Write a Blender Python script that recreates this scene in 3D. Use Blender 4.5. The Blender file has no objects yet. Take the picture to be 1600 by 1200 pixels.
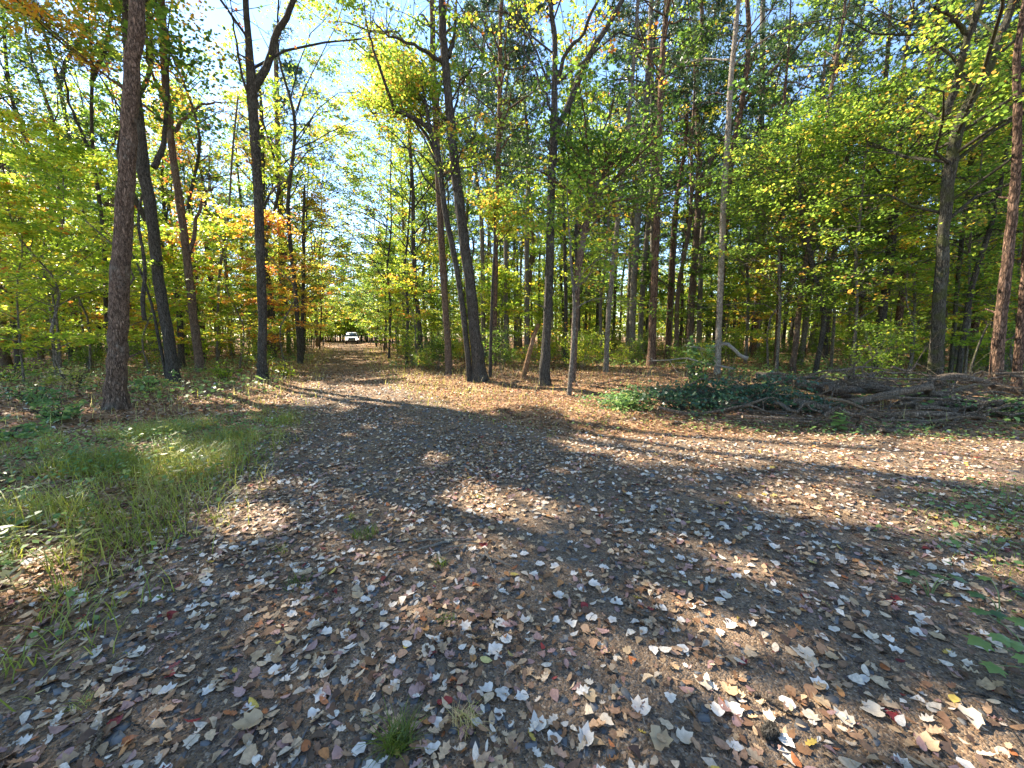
import bpy, math, random
import numpy as np
from mathutils import Vector
PI = math.pi
rs = np.random.RandomState(11)
random.seed(7)

# ---------------------------------------------------------------- camera, sky, sun, exposure
SC = bpy.context.scene
F = 601.0                       # focal length in pixels of the 1600 px wide photograph
PITCH = math.atan(78 / 601)
CH = 1.55
cam_d = bpy.data.cameras.new("camera")
cam = bpy.data.objects.new("camera", cam_d)
SC.collection.objects.link(cam)
cam.location = (0, 0, CH)
cam.rotation_euler = (PI / 2 - PITCH, 0, 0)
cam_d.sensor_width = 36
cam_d.lens = F / 1600 * 36
cam_d.clip_start = 0.05
cam_d.clip_end = 1000
SC.camera = cam
SUN_AZ, SUN_EL = math.radians(-55), math.radians(42)
world = bpy.data.worlds.new("World")
SC.world = world
world.use_nodes = True
nt = world.node_tree
sky = nt.nodes.new("ShaderNodeTexSky")
sky.sky_type = 'NISHITA'
sky.sun_disc = False
sky.sun_elevation = SUN_EL
sky.sun_rotation = SUN_AZ
sky.air_density = 1.0
sky.dust_density = 0.05
sky.ozone_density = 3.0
nt.links.new(sky.outputs[0], nt.nodes["Background"].inputs[0])
nt.nodes["Background"].inputs[1].default_value = 0.115
SDIR = np.array([math.sin(SUN_AZ) * math.cos(SUN_EL), math.cos(SUN_AZ) * math.cos(SUN_EL), math.sin(SUN_EL)])
ld = bpy.data.lights.new("sun", 'SUN')
ld.energy = 5.0
ld.angle = math.radians(0.53)
ld.color = (1.0, 0.90, 0.73)
lo = bpy.data.objects.new("sun", ld)
SC.collection.objects.link(lo)
lo.rotation_euler = Vector(-SDIR).to_track_quat('-Z', 'Y').to_euler()
SC.view_settings.view_transform = 'Standard'
SC.view_settings.look = 'None'
SC.view_settings.gamma = 1
SC.view_settings.exposure = 2.1
SC.cycles.max_bounces = 6
SC.cycles.diffuse_bounces = 4
SC.cycles.transmission_bounces = 4
SC.cycles.glossy_bounces = 2
SC.cycles.use_denoising = True
SC.cycles.sample_clamp_indirect = 6
COL = SC.collection

# ---------------------------------------------------------------- pixel -> world helpers
def ray(u, v):
    t = (v - 600) / F
    return np.array([(u - 800) / F, math.cos(PITCH) - t * math.sin(PITCH), -math.sin(PITCH) - t * math.cos(PITCH)])
def ground_at(u, v):
    d = ray(u, v)
    s = -CH / d[2]
    return np.array([d[0] * s, d[1] * s])
def at_y(u, v, Y):
    d = ray(u, v)
    s = Y / d[1]
    return np.array([d[0] * s, Y, CH + d[2] * s])
def px(w, Y):                    # a width in photo pixels at distance Y, in metres
    return w / F * Y

def poly_sd(P, poly):            # signed distance, positive inside
    P = np.asarray(P, float); poly = np.asarray(poly, float)
    best = np.full(len(P), 1e9); inside = np.zeros(len(P), bool)
    for i in range(len(poly)):
        a, b = poly[i - 1], poly[i]
        e = b - a
        w = P - a
        t = np.clip((w @ e) / (e @ e + 1e-12), 0, 1)
        best = np.minimum(best, np.hypot(w[:, 0] - t * e[0], w[:, 1] - t * e[1]))
        c = ((a[1] > P[:, 1]) != (b[1] > P[:, 1])) & (P[:, 0] < (b[0] - a[0]) * (P[:, 1] - a[1]) / (b[1] - a[1] + 1e-12) + a[0])
        inside ^= c
    return np.where(inside, best, -best)

ROAD = np.array([(-2.6, -3), (-2.25, 1.2), (-2.45, 2.4), (-3.1, 3.8), (-3.75, 5.4), (-5.4, 9.5), (-9.9, 19.5), (-19.2, 41), (-30, 66),
                 (-26.5, 66), (-15.3, 41), (-5.6, 16.1), (-2.84, 10.6), (-0.6, 7.0), (0.8, 5.75), (3.5, 5.7), (7.4, 5.5), (14, 5.2), (24, 4.0),
                 (24, 1.8), (10, 3.2), (5.4, 3.7), (4.0, 3.2), (3.2, 1.9), (2.7, 0.5), (2.6, -3)])
def smooth(x):
    x = np.clip(x, 0, 1)
    return x * x * (3 - 2 * x)
def vnoise(x, y, f, seed=0):     # smooth value noise, vectorised
    x = np.asarray(x) * f + seed * 17.3; y = np.asarray(y) * f - seed * 9.1
    xi, yi = np.floor(x), np.floor(y)
    fx, fy = smooth(x - xi), smooth(y - yi)
    def h(a, b):
        s = np.sin(a * 127.1 + b * 311.7 + seed) * 43758.5453
        return s - np.floor(s)
    return (h(xi, yi) * (1 - fx) + h(xi + 1, yi) * fx) * (1 - fy) + (h(xi, yi + 1) * (1 - fx) + h(xi + 1, yi + 1) * fx) * fy
def road_sd(x, y):
    return poly_sd(np.stack([x, y], 1), ROAD)
def gz(x, y, sd=None):
    x = np.atleast_1d(np.asarray(x, float)); y = np.atleast_1d(np.asarray(y, float))
    if sd is None: sd = road_sd(x, y)
    off = smooth(-sd / 1.2)
    z = 0.05 * (vnoise(x, y, .35, 1) - .5) + 0.02 * (vnoise(x, y, 1.7, 2) - .5)
    z = z + off * (0.05 + 0.16 * (vnoise(x, y, .5, 3) - .35) + 0.05 * (vnoise(x, y, 2.1, 4) - .5))
    z = z - 0.035 * np.exp(-((sd - 1.0) / .35) ** 2) * (y > 5)
    return z
def g1(x, y): return float(gz(x, y)[0])

# where the ground lies in sunlight in the photograph: crown leaves above are left out there to let the sun through
def gp(*uv): return np.array([ground_at(u, v) for u, v in uv])
SUNNY = [
    (gp((850, 684), (1000, 668), (1250, 680), (1600, 692), (1600, 765), (1420, 748), (1280, 722), (1130, 735), (1000, 716), (880, 702)), .97),
    (gp((290, 806), (400, 790), (470, 812), (430, 838), (330, 835)), .93),
    (gp((690, 775), (800, 762), (890, 800), (850, 822), (740, 810)), .9),
    (gp((1040, 838), (1140, 852), (1240, 900), (1200, 915), (1090, 880)), .9),
    (gp((1090, 1040), (1200, 1080), (1400, 1130), (1500, 1060), (1600, 1120), (1600, 1200), (1250, 1160)), .85),
    (gp((0, 880), (120, 870), (200, 900), (130, 940), (0, 960)), .6),
    (gp((190, 712), (320, 700), (370, 722), (300, 752), (220, 745)), .6),
    (gp((0, 612), (150, 620), (170, 655), (0, 665)), .5),
    (gp((520, 560), (760, 580), (1010, 605), (1080, 640), (900, 650), (700, 640), (520, 628)), .72),
    (gp((250, 600), (520, 595), (500, 625), (300, 640)), .6),
    (gp((880, 648), (1000, 640), (1060, 668), (900, 672)), .8),
    (gp((1100, 765), (1300, 770), (1500, 800), (1450, 840), (1250, 815), (1120, 800)), .55),
    (gp((860, 850), (1000, 870), (1150, 950), (1000, 960), (880, 910)), .5),

]
def sun_prob(x, y):
    P = np.stack([x, y], 1)
    out = np.zeros(len(P))
    for poly, s in SUNNY:
        sd = poly_sd(P, poly)
        out = np.maximum(out, s * smooth(sd / .25 + .55))
    out = np.maximum(out, np.where(x > -.5, .30, .24))       # stray flecks
    far = smooth((y - 12) / 6) * .45
    return np.maximum(out, far)
def gap_keep(P, rng):
    k = P[:, 2] / SDIR[2]
    g = P[:, :2] - SDIR[:2] * k[:, None]
    sp = sun_prob(g[:, 0], g[:, 1])
    near = (np.abs(g[:, 0]) < 16) & (g[:, 1] > -3) & (g[:, 1] < 16)
    # gaps come in flecks, as light does through real crowns
    n = vnoise(g[:, 0], g[:, 1], 2.3, 6) * .6 + vnoise(g[:, 0], g[:, 1], 5.5, 8) * .4
    sp = np.where(sp > .92, sp, np.where(n > 1 - sp, .97, sp * .25))
    shade = (g[:, 0] > -9) & (g[:, 0] < 8) & (g[:, 1] > -2) & (g[:, 1] < 7.5)
    sh = vnoise(g[:, 0], g[:, 1], .55, 91) * .65 + vnoise(g[:, 0], g[:, 1], 1.6, 93) * .35
    shaft = (~shade) & (P[:, 2] > np.where(P[:, 0] > 5, 9.5, 6.5)) & (sh > .42) & (rng.rand(len(P)) < .88)
    return ~(near & (rng.rand(len(P)) < sp)) & ~shaft

# ---------------------------------------------------------------- object helpers
def link(o, parent=None):
    COL.objects.link(o)
    if parent is not None: o.parent = parent
    return o
def tag(o, label=None, cat=None, group=None, kind=None):
    if label: o["label"] = label
    if cat: o["category"] = cat
    if group: o["group"] = group
    if kind: o["kind"] = kind
    return o
def thing(name, label, cat, loc=(0, 0, 0), rz=0, group=None):
    o = bpy.data.objects.new(name, None)
    o.empty_display_size = .2
    link(o)
    o.location = loc; o.rotation_euler = (0, 0, rz)
    return tag(o, label, cat, group)
def mesh_np(name, V, face_verts, face_len, mat, attr=None, col=None, smooth_=False):
    """V (N,3); face_verts flat indices; face_len scalar or array."""
    me = bpy.data.meshes.new(name)
    V = np.ascontiguousarray(V, dtype=np.float32)
    fv = np.ascontiguousarray(face_verts, dtype=np.int32).ravel()
    if np.isscalar(face_len):
        n = len(fv) // face_len
        fl = np.full(n, face_len, np.int32)
    else:
        fl = np.asarray(face_len, np.int32); n = len(fl)
    me.vertices.add(len(V)); me.vertices.foreach_set("co", V.ravel())
    me.loops.add(len(fv)); me.loops.foreach_set("vertex_index", fv)
    me.polygons.add(n)
    st = np.concatenate([[0], np.cumsum(fl)[:-1]]).astype(np.int32)
    me.polygons.foreach_set("loop_start", st)
    if smooth_: me.polygons.foreach_set("use_smooth", np.ones(n, bool))
    me.update(calc_edges=True)
    if attr is not None:
        a = me.attributes.new("tint", 'FLOAT', 'POINT'); a.data.foreach_set("value", np.ascontiguousarray(attr, np.float32))
    if col is not None:
        c4 = np.ones((len(V), 4), np.float32); c4[:, :3] = col
        a = me.attributes.new("col", 'FLOAT_COLOR', 'POINT'); a.data.foreach_set("color", c4.ravel())
    me.materials.append(mat)
    return me
def part(name, me, parent=None):
    return link(bpy.data.objects.new(name, me), parent)

class Wood:                      # collects tubes
    def __init__(s): s.V = []; s.Q = []; s.n = 0
    def tubes(s, P, R, sides, cap=False):
        """P (M,k,3), R (M,k)"""
        P = np.asarray(P, float); R = np.asarray(R, float)
        if P.ndim == 2: P = P[None]; R = R[None]
        if R.ndim == 3 and R.shape[0] != P.shape[0]: R = R[None]
        M, k, _ = P.shape
        T = np.empty_like(P)
        T[:, 1:-1] = P[:, 2:] - P[:, :-2]; T[:, 0] = P[:, 1] - P[:, 0]; T[:, -1] = P[:, -1] - P[:, -2]
        T /= np.linalg.norm(T, axis=2, keepdims=True) + 1e-9
        ov = P[:, -1] - P[:, 0]; ov /= np.linalg.norm(ov, axis=1, keepdims=True) + 1e-9
        ref = np.where(np.abs(ov[:, 2:3]) > .7, np.array([[1., 0, 0]]), np.array([[0, 0, 1.]]))
        A = np.cross(T, ref[:, None, :]); A /= np.linalg.norm(A, axis=2, keepdims=True) + 1e-9
        B = np.cross(T, A)
        th = np.arange(sides) / sides * 2 * PI
        RR = R[:, :, None, None] if R.ndim == 2 else R[..., None]
        V = P[:, :, None] + RR * (np.cos(th)[None, None, :, None] * A[:, :, None] + np.sin(th)[None, None, :, None] * B[:, :, None])
        idx = np.arange(M * k * sides).reshape(M, k, sides) + s.n
        a = idx[:, :-1]; b = idx[:, 1:]
        q = np.stack([a, np.roll(a, -1, 2), np.roll(b, -1, 2), b], -1).reshape(-1, 4)
        s.V.append(V.reshape(-1, 3)); s.Q.append(q); s.n += M * k * sides
        if cap:
            for e, ring in ((0, idx[:, 0]), (-1, idx[:, -1])):
                c = P[:, e] ; s.V.append(c); ci = np.arange(M) + s.n; s.n += M
                r2 = np.roll(ring, -1, 1); cc = np.repeat(ci[:, None], sides, 1)
                s.Q.append(np.stack([ring, r2, cc, cc], -1).reshape(-1, 4))
    def arrays(s): return np.concatenate(s.V), np.concatenate(s.Q)
    def mesh(s, name, mat, attr=None):
        V, Q = s.arrays()
        deg = Q[:, 2] == Q[:, 3]
        fl = np.where(deg, 3, 4)
        flat = Q.ravel()[np.stack([np.ones(len(Q), bool)] * 3 + [~deg], 1).ravel()]
        return mesh_np(name, V, flat, fl, mat, smooth_=True)

# leaf outlines: x across, y along, third = height (curl)
def shape(pts): return np.array(pts, float)
RHOMB = shape([(0, 0, 0), (.36, .45, .08), (0, 1, -.05), (-.36, .45, .08)])
SIX = shape([(0, 0, 0), (.28, .22, .06), (.42, .55, .09), (0, 1, -.08), (-.42, .55, .09), (-.28, .22, .06)])
LOBED = shape([(0, 0, 0), (.22, -.08, .03), (.34, .08, .02), (.60, .20, .05), (.40, .34, .0), (.58, .62, .08), (.28, .56, .0), (.20, .72, 0), (0, 1.05, .04), (-.20, .74, .01), (-.28, .56, .0), (-.58, .60, .07), (-.40, .34, .0), (-.58, .18, .06), (-.32, .08, .02), (-.22, -.08, .03)])
MAPLE = shape([(0, 0, 0), (.16, -.03, .04), (.36, .08, .05), (.46, .26, .10), (.37, .40, .03), (.44, .62, .11), (.27, .64, .03), (.17, .78, .01), (.02, .98, .07),
               (-.15, .80, .02), (-.25, .66, .02), (-.41, .66, .10), (-.36, .44, .03), (-.47, .30, .09), (-.34, .10, .04), (-.15, -.04, .03)])
CRUMP = shape([(0, .02, .03), (.20, .04, .08), (.34, .18, .02), (.40, .42, .12), (.30, .60, .04), (.22, .82, .10), (.02, .92, .0), (-.16, .80, .09), (-.34, .66, .02), (-.32, .44, .10), (-.42, .24, .03), (-.18, .06, .09)])
OVAL = shape([(0, 0, .05), (.20, .15, .02), (.30, .42, 0), (.24, .72, .02), (0, 1, .10), (-.24, .72, .03), (-.30, .42, .01), (-.20, .15, .03)])
OAK = shape([(0, 0, .04), (.10, .12, .02), (.28, .2, .05), (.16, .34, 0), (.36, .48, .06), (.2, .6, 0), (.30, .78, .05), (.1, .84, .02), (0, 1, .08),
             (-.1, .84, .02), (-.30, .76, .05), (-.2, .6, 0), (-.36, .46, .06), (-.16, .32, 0), (-.28, .2, .05), (-.10, .12, .02)])
def leaf_geo(P, size, rng, tpl, tilt=.6, up=None, curl=1.0, yaw=None, droop=0.0, wv=0.0):
    """leaf cards at P (N,3) as (N*k,3) verts; normals near +Z tilted by `tilt`."""
    N = len(P); k = len(tpl)
    yaw = rng.rand(N) * 2 * PI if yaw is None else yaw
    n = np.stack([rng.randn(N) * tilt, rng.randn(N) * tilt, np.ones(N)], 1)
    n /= np.linalg.norm(n, axis=1, keepdims=True)
    d = np.stack([np.cos(yaw), np.sin(yaw), -droop * np.ones(N)], 1)
    d -= n * (d * n).sum(1, keepdims=True); d /= np.linalg.norm(d, axis=1, keepdims=True) + 1e-9
    s = np.cross(d, n)
    sz = np.broadcast_to(size, (N,))[:, None, None]
    c = (np.ones(N) * curl * (0.4 + 1.4 * rng.rand(N)))[:, None, None] if np.isscalar(curl) else curl[:, None, None]
    t = tpl[None]
    wf = (1 - wv * rng.rand(N))[:, None, None]
    V = P[:, None] + sz * (t[:, :, 0:1] * wf * s[:, None] + (t[:, :, 1:2] - .4) * d[:, None] + c * t[:, :, 2:3] * n[:, None])
    return V.reshape(-1, 3)

# ---------------------------------------------------------------- materials
def new_mat(name):
    m = bpy.data.materials.new(name); m.use_nodes = True
    m.node_tree.nodes.clear()
    return m, m.node_tree.nodes, m.node_tree.links
def N(nodes, t, **kw):
    n = nodes.new(t)
    for k, v in kw.items(): setattr(n, k, v)
    return n
def ramp(nodes, stops):
    r = nodes.new("ShaderNodeValToRGB")
    e = r.color_ramp.elements
    while len(e) < len(stops): e.new(0.5)
    for el, (p, c) in zip(e, stops):
        el.position = p; el.color = (*c, 1)
    return r
def leaf_mat(name, stops, trans=.58, tv=2.7, rough=.42, spec=.4):
    m, nd, lk = new_mat(name)
    at = N(nd, "ShaderNodeAttribute", attribute_name="tint")
    oi = N(nd, "ShaderNodeObjectInfo")
    r = ramp(nd, stops)
    add = N(nd, "ShaderNodeMath", operation='MULTIPLY_ADD'); add.inputs[1].default_value = .34; add.inputs[2].default_value = -.14
    lk.new(oi.outputs["Random"], add.inputs[0])
    ad2 = N(nd, "ShaderNodeMath", operation='ADD', use_clamp=True)
    lk.new(at.outputs["Fac"], ad2.inputs[0]); lk.new(add.outputs[0], ad2.inputs[1]); lk.new(ad2.outputs[0], r.inputs[0])
    p = N(nd, "ShaderNodeBsdfPrincipled"); p.inputs["Roughness"].default_value = rough; p.inputs["Specular IOR Level"].default_value = spec
    t = N(nd, "ShaderNodeBsdfTranslucent")
    hs = N(nd, "ShaderNodeHueSaturation"); hs.inputs["Saturation"].default_value = 1.02; hs.inputs["Value"].default_value = tv
    mx = N(nd, "ShaderNodeMixShader"); mx.inputs[0].default_value = trans
    o = N(nd, "ShaderNodeOutputMaterial")
    lk.new(r.outputs[0], p.inputs["Base Color"]); lk.new(r.outputs[0], hs.inputs["Color"]); lk.new(hs.outputs[0], t.inputs[0])
    lk.new(p.outputs[0], mx.inputs[1]); lk.new(t.outputs[0], mx.inputs[2]); lk.new(mx.outputs[0], o.inputs[0])
    return m
L_GREEN = leaf_mat("leaf_green", [(0, (.035, .065, .014)), (.3, (.065, .115, .02)), (.58, (.12, .18, .027)), (.82, (.20, .25, .032)), (.94, (.34, .31, .04)), (1, (.34, .18, .04))], trans=.56, tv=2.8)
L_YELL = leaf_mat("leaf_yellow_green", [(0, (.07, .12, .015)), (.35, (.15, .22, .025)), (.65, (.24, .29, .032)), (.84, (.36, .33, .04)), (.95, (.48, .26, .03)), (1, (.28, .09, .03))])
L_ORNG = leaf_mat("leaf_orange", [(0, (.10, .13, .02)), (.3, (.20, .20, .03)), (.55, (.36, .27, .04)), (.8, (.42, .19, .03)), (1, (.24, .07, .03))])
L_PINE = leaf_mat("leaf_pine_needle", [(0, (.022, .05, .02)), (.5, (.045, .09, .035)), (1, (.10, .14, .04))], trans=.2)
L_DARK = leaf_mat("leaf_dark_green", [(0, (.02, .045, .022)), (.5, (.045, .09, .045)), (.85, (.08, .14, .06)), (1, (.15, .20, .06))], trans=.25, rough=.35)
L_GRASS = leaf_mat("grass_blade", [(0, (.07, .095, .014)), (.35, (.15, .175, .022)), (.65, (.27, .27, .045)), (.85, (.36, .33, .12)), (1, (.42, .32, .16))], trans=.35)
L_HERB = leaf_mat("herb_leaf", [(0, (.05, .10, .035)), (.5, (.10, .18, .055)), (.85, (.20, .27, .07)), (1, (.36, .33, .08))], trans=.35)
L_RED = leaf_mat("creeper_leaf", [(0, (.16, .05, .02)), (.5, (.40, .10, .03)), (1, (.50, .22, .05))], trans=.45)

def litter_mat():
    m, nd, lk = new_mat("fallen_leaf")
    at = N(nd, "ShaderNodeAttribute", attribute_name="col")
    tc = N(nd, "ShaderNodeTexCoord")
    n1 = N(nd, "ShaderNodeTexNoise"); n1.inputs["Scale"].default_value = 90; n1.inputs["Detail"].default_value = 3
    mr = N(nd, "ShaderNodeMapRange"); mr.inputs[1].default_value = .3; mr.inputs[2].default_value = .7; mr.inputs[3].default_value = .72; mr.inputs[4].default_value = 1.15
    mul = N(nd, "ShaderNodeVectorMath", operation='SCALE')
    lk.new(tc.outputs["Object"], n1.inputs["Vector"]); lk.new(n1.outputs["Fac"], mr.inputs[0])
    lk.new(at.outputs["Color"], mul.inputs[0]); lk.new(mr.outputs[0], mul.inputs["Scale"])
    p = N(nd, "ShaderNodeBsdfPrincipled"); p.inputs["Roughness"].default_value = .62; p.inputs["Specular IOR Level"].default_value = .3
    t = N(nd, "ShaderNodeBsdfTranslucent"); mx = N(nd, "ShaderNodeMixShader"); mx.inputs[0].default_value = .12
    o = N(nd, "ShaderNodeOutputMaterial")
    lk.new(mul.outputs[0], p.inputs["Base Color"]); lk.new(mul.outputs[0], t.inputs[0])
    lk.new(p.outputs[0], mx.inputs[1]); lk.new(t.outputs[0], mx.inputs[2]); lk.new(mx.outputs[0], o.inputs[0])
    return m
LITTER = litter_mat()

def bark_mat(name, dark, light, lichen=(.32, .33, .28), lich=.25, scale=1.0, moss=None):
    m, nd, lk = new_mat(name)
    tc = N(nd, "ShaderNodeTexCoord")
    mp = N(nd, "ShaderNodeMapping"); mp.inputs["Scale"].default_value = (1, 1, .22)
    lk.new(tc.outputs["Object"], mp.inputs["Vector"])
    vo = N(nd, "ShaderNodeTexVoronoi", feature='DISTANCE_TO_EDGE'); vo.inputs["Scale"].default_value = 42 * scale
    no = N(nd, "ShaderNodeTexNoise"); no.inputs["Scale"].default_value = 30 * scale; no.inputs["Detail"].default_value = 8; no.inputs["Roughness"].default_value = .7
    wob = N(nd, "ShaderNodeVectorMath", operation='MULTIPLY_ADD'); wob.inputs[1].default_value = (.09, .09, .09)
    lk.new(no.outputs["Color"], wob.inputs[0]); lk.new(mp.outputs[0], wob.inputs[2])
    lk.new(mp.outputs[0], no.inputs["Vector"]); lk.new(wob.outputs[0], vo.inputs["Vector"])
    mr = N(nd, "ShaderNodeMapRange"); mr.inputs[1].default_value = 0; mr.inputs[2].default_value = .22
    lk.new(vo.outputs["Distance"], mr.inputs[0])
    h = N(nd, "ShaderNodeMath", operation='MULTIPLY_ADD'); h.inputs[1].default_value = .38
    lk.new(mr.outputs[0], h.inputs[0]); 
    hn = N(nd, "ShaderNodeMath", operation='MULTIPLY'); hn.inputs[1].default_value = .85
    lk.new(no.outputs["Fac"], hn.inputs[0]); lk.new(hn.outputs[0], h.inputs[2])
    r = ramp(nd, [(.30, tuple(a * .6 for a in dark)), (.52, tuple(a * .6 + b * .4 for a, b in zip(dark, light))), (.68, light), (.9, tuple(min(.8, b * 1.35) for b in light))])
    lk.new(h.outputs[0], r.inputs[0])
    n2 = N(nd, "ShaderNodeTexNoise"); n2.inputs["Scale"].default_value = 2.2; n2.inputs["Detail"].default_value = 5; n2.inputs["Roughness"].default_value = .65
    lk.new(tc.outputs["Object"], n2.inputs["Vector"])
    m2 = N(nd, "ShaderNodeMapRange"); m2.inputs[1].default_value = .56; m2.inputs[2].default_value = .66; m2.inputs[4].default_value = lich
    lk.new(n2.outputs["Fac"], m2.inputs[0])
    mix = N(nd, "ShaderNodeMixRGB"); mix.inputs[2].default_value = (*lichen, 1)
    lk.new(m2.outputs[0], mix.inputs[0]); lk.new(r.outputs[0], mix.inputs[1])
    out = mix.outputs[0]
    if moss:
        n3 = N(nd, "ShaderNodeTexNoise"); n3.inputs["Scale"].default_value = 3.1; n3.inputs["Detail"].default_value = 4
        lk.new(tc.outputs["Object"], n3.inputs["Vector"])
        m3 = N(nd, "ShaderNodeMapRange"); m3.inputs[1].default_value = .5; m3.inputs[2].default_value = .6; m3.inputs[4].default_value = .6
        lk.new(n3.outputs["Fac"], m3.inputs[0])
        mix2 = N(nd, "ShaderNodeMixRGB"); mix2.inputs[2].default_value = (*moss, 1)
        lk.new(m3.outputs[0], mix2.inputs[0]); lk.new(out, mix2.inputs[1]); out = mix2.outputs[0]
    b = N(nd, "ShaderNodeBump"); b.inputs["Strength"].default_value = 1.0; b.inputs["Distance"].default_value = .06
    lk.new(h.outputs[0], b.inputs["Height"])
    p = N(nd, "ShaderNodeBsdfPrincipled"); p.inputs["Roughness"].default_value = .9; p.inputs["Specular IOR Level"].default_value = .15
    o = N(nd, "ShaderNodeOutputMaterial")
    lk.new(out, p.inputs["Base Color"]); lk.new(b.outputs[0], p.inputs["Normal"]); lk.new(p.outputs[0], o.inputs[0])
    return m
B_DARK = bark_mat("bark_dark", (.014, .012, .010), (.12, .105, .085), lich=.22)
B_BROWN = bark_mat("bark_brown", (.030, .020, .014), (.25, .17, .12), lich=.4)
B_PINE = bark_mat("bark_pine", (.028, .018, .012), (.20, .122, .082), lichen=(.24, .21, .18), lich=.2, scale=.6)
B_GREY = bark_mat("bark_grey", (.045, .038, .030), (.28, .24, .19), lich=.4)
B_PALE = bark_mat("bark_pale", (.14, .11, .085), (.46, .39, .31), lichen=(.5, .47, .4), lich=.5)
B_MOSS = bark_mat("bark_mossy", (.014, .012, .009), (.13, .115, .085), lichen=(.25, .26, .2), lich=.35, moss=(.10, .115, .03))
B_DEAD = bark_mat("dead_wood", (.08, .055, .036), (.36, .27, .18), lichen=(.42, .36, .28), lich=.5, scale=1.6)
B_LIMB = bark_mat("dead_wood_bleached", (.25, .20, .15), (.58, .50, .40), lichen=(.6, .55, .47), lich=.3, scale=2)
B_ROT = bark_mat("dead_wood_orange", (.10, .055, .03), (.40, .24, .13), lichen=(.45, .38, .3), lich=.4, scale=1.2)
B_LOG = bark_mat("dead_log", (.034, .025, .018), (.29, .215, .15), lichen=(.22, .22, .18), lich=.5, scale=1.0)

def ground_mat():
    m, nd, lk = new_mat("dirt_and_litter")
    tc = N(nd, "ShaderNodeTexCoord")
    at = N(nd, "ShaderNodeAttribute", attribute_name="tint")     # 1 = gravel track, 0 = forest floor
    n1 = N(nd, "ShaderNodeTexNoise"); n1.inputs["Scale"].default_value = 1.3; n1.inputs["Detail"].default_value = 8
    n2 = N(nd, "ShaderNodeTexNoise"); n2.inputs["Scale"].default_value = 45; n2.inputs["Detail"].default_value = 6; n2.inputs["Roughness"].default_value = .75
    v1 = N(nd, "ShaderNodeTexVoronoi"); v1.inputs["Scale"].default_value = 110
    v2 = N(nd, "ShaderNodeTexVoronoi"); v2.inputs["Scale"].default_value = 16
    for n in (n1, n2, v1, v2): lk.new(tc.outputs["Object"], n.inputs["Vector"])
    dirt = ramp(nd, [(.3, (.055, .041, .030)), (.5, (.15, .115, .084)), (.72, (.28, .22, .165))])
    lk.new(n2.outputs["Fac"], dirt.inputs[0])
    stones = ramp(nd, [(0, (.05, .044, .040)), (.4, (.12, .11, .10)), (.7, (.19, .15, .115)), (1, (.30, .26, .21))])
    sx = N(nd, "ShaderNodeSeparateColor"); lk.new(v1.outputs["Color"], sx.inputs[0]); lk.new(sx.outputs[0], stones.inputs[0])
    mk = N(nd, "ShaderNodeMapRange"); mk.inputs[1].default_value = .45; mk.inputs[2].default_value = .6
    lk.new(sx.outputs[1], mk.inputs[0])
    road = N(nd, "ShaderNodeMixRGB"); lk.new(mk.outputs[0], road.inputs[0]); lk.new(dirt.outputs[0], road.inputs[1]); lk.new(stones.outputs[0], road.inputs[2])
    tan = N(nd, "ShaderNodeMixRGB"); tan.blend_type = 'MULTIPLY'
    tr = ramp(nd, [(.4, (1, .93, .86)), (.62, (1.35, 1.12, .9))])
    lk.new(n1.outputs["Fac"], tr.inputs[0]); tan.inputs[0].default_value = 1
    lk.new(road.outputs[0], tan.inputs[1]); lk.new(tr.outputs[0], tan.inputs[2])
    lit = ramp(nd, [(0, (.09, .05, .028)), (.3, (.22, .125, .065)), (.6, (.34, .20, .105)), (.85, (.44, .29, .17)), (1, (.18, .075, .03))])
    s2 = N(nd, "ShaderNodeSeparateColor"); lk.new(v2.outputs["Color"], s2.inputs[0]); lk.new(s2.outputs[0], lit.inputs[0])
    lm = N(nd, "ShaderNodeMixRGB"); lm.blend_type = 'MULTIPLY'; lm.inputs[0].default_value = .8
    l2 = ramp(nd, [(.3, (.45, .42, .4)), (.7, (1.2, 1.15, 1.1))]); lk.new(n2.outputs["Fac"], l2.inputs[0])
    lk.new(lit.outputs[0], lm.inputs[1]); lk.new(l2.outputs[0], lm.inputs[2])
    ed = N(nd, "ShaderNodeMath", operation='MULTIPLY_ADD'); ed.inputs[1].default_value = .7
    lk.new(n1.outputs["Fac"], ed.inputs[0]); ea = N(nd, "ShaderNodeMath", operation='ADD'); ea.inputs[1].default_value = -.35
    lk.new(at.outputs["Fac"], ea.inputs[0]); lk.new(ea.outputs[0], ed.inputs[2])
    cl = N(nd, "ShaderNodeClamp"); lk.new(ed.outputs[0], cl.inputs[0])
    mx = N(nd, "ShaderNodeMixRGB"); lk.new(cl.outputs[0], mx.inputs[0]); lk.new(lm.outputs[0], mx.inputs[1]); lk.new(tan.outputs[0], mx.inputs[2])
    b = N(nd, "ShaderNodeBump"); b.inputs["Strength"].default_value = .8; b.inputs["Distance"].default_value = .012
    bm = N(nd, "ShaderNodeMath", operation='MULTIPLY_ADD'); bm.inputs[1].default_value = -.8
    lk.new(v1.outputs["Distance"], bm.inputs[0]); lk.new(n2.outputs["Fac"], bm.inputs[2]); lk.new(bm.outputs[0], b.inputs["Height"])
    p = N(nd, "ShaderNodeBsdfPrincipled"); p.inputs["Roughness"].default_value = .95; p.inputs["Specular IOR Level"].default_value = .12
    o = N(nd, "ShaderNodeOutputMaterial")
    lk.new(mx.outputs[0], p.inputs["Base Color"]); lk.new(b.outputs[0], p.inputs["Normal"]); lk.new(p.outputs[0], o.inputs[0])
    return m
GROUND = ground_mat()
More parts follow.
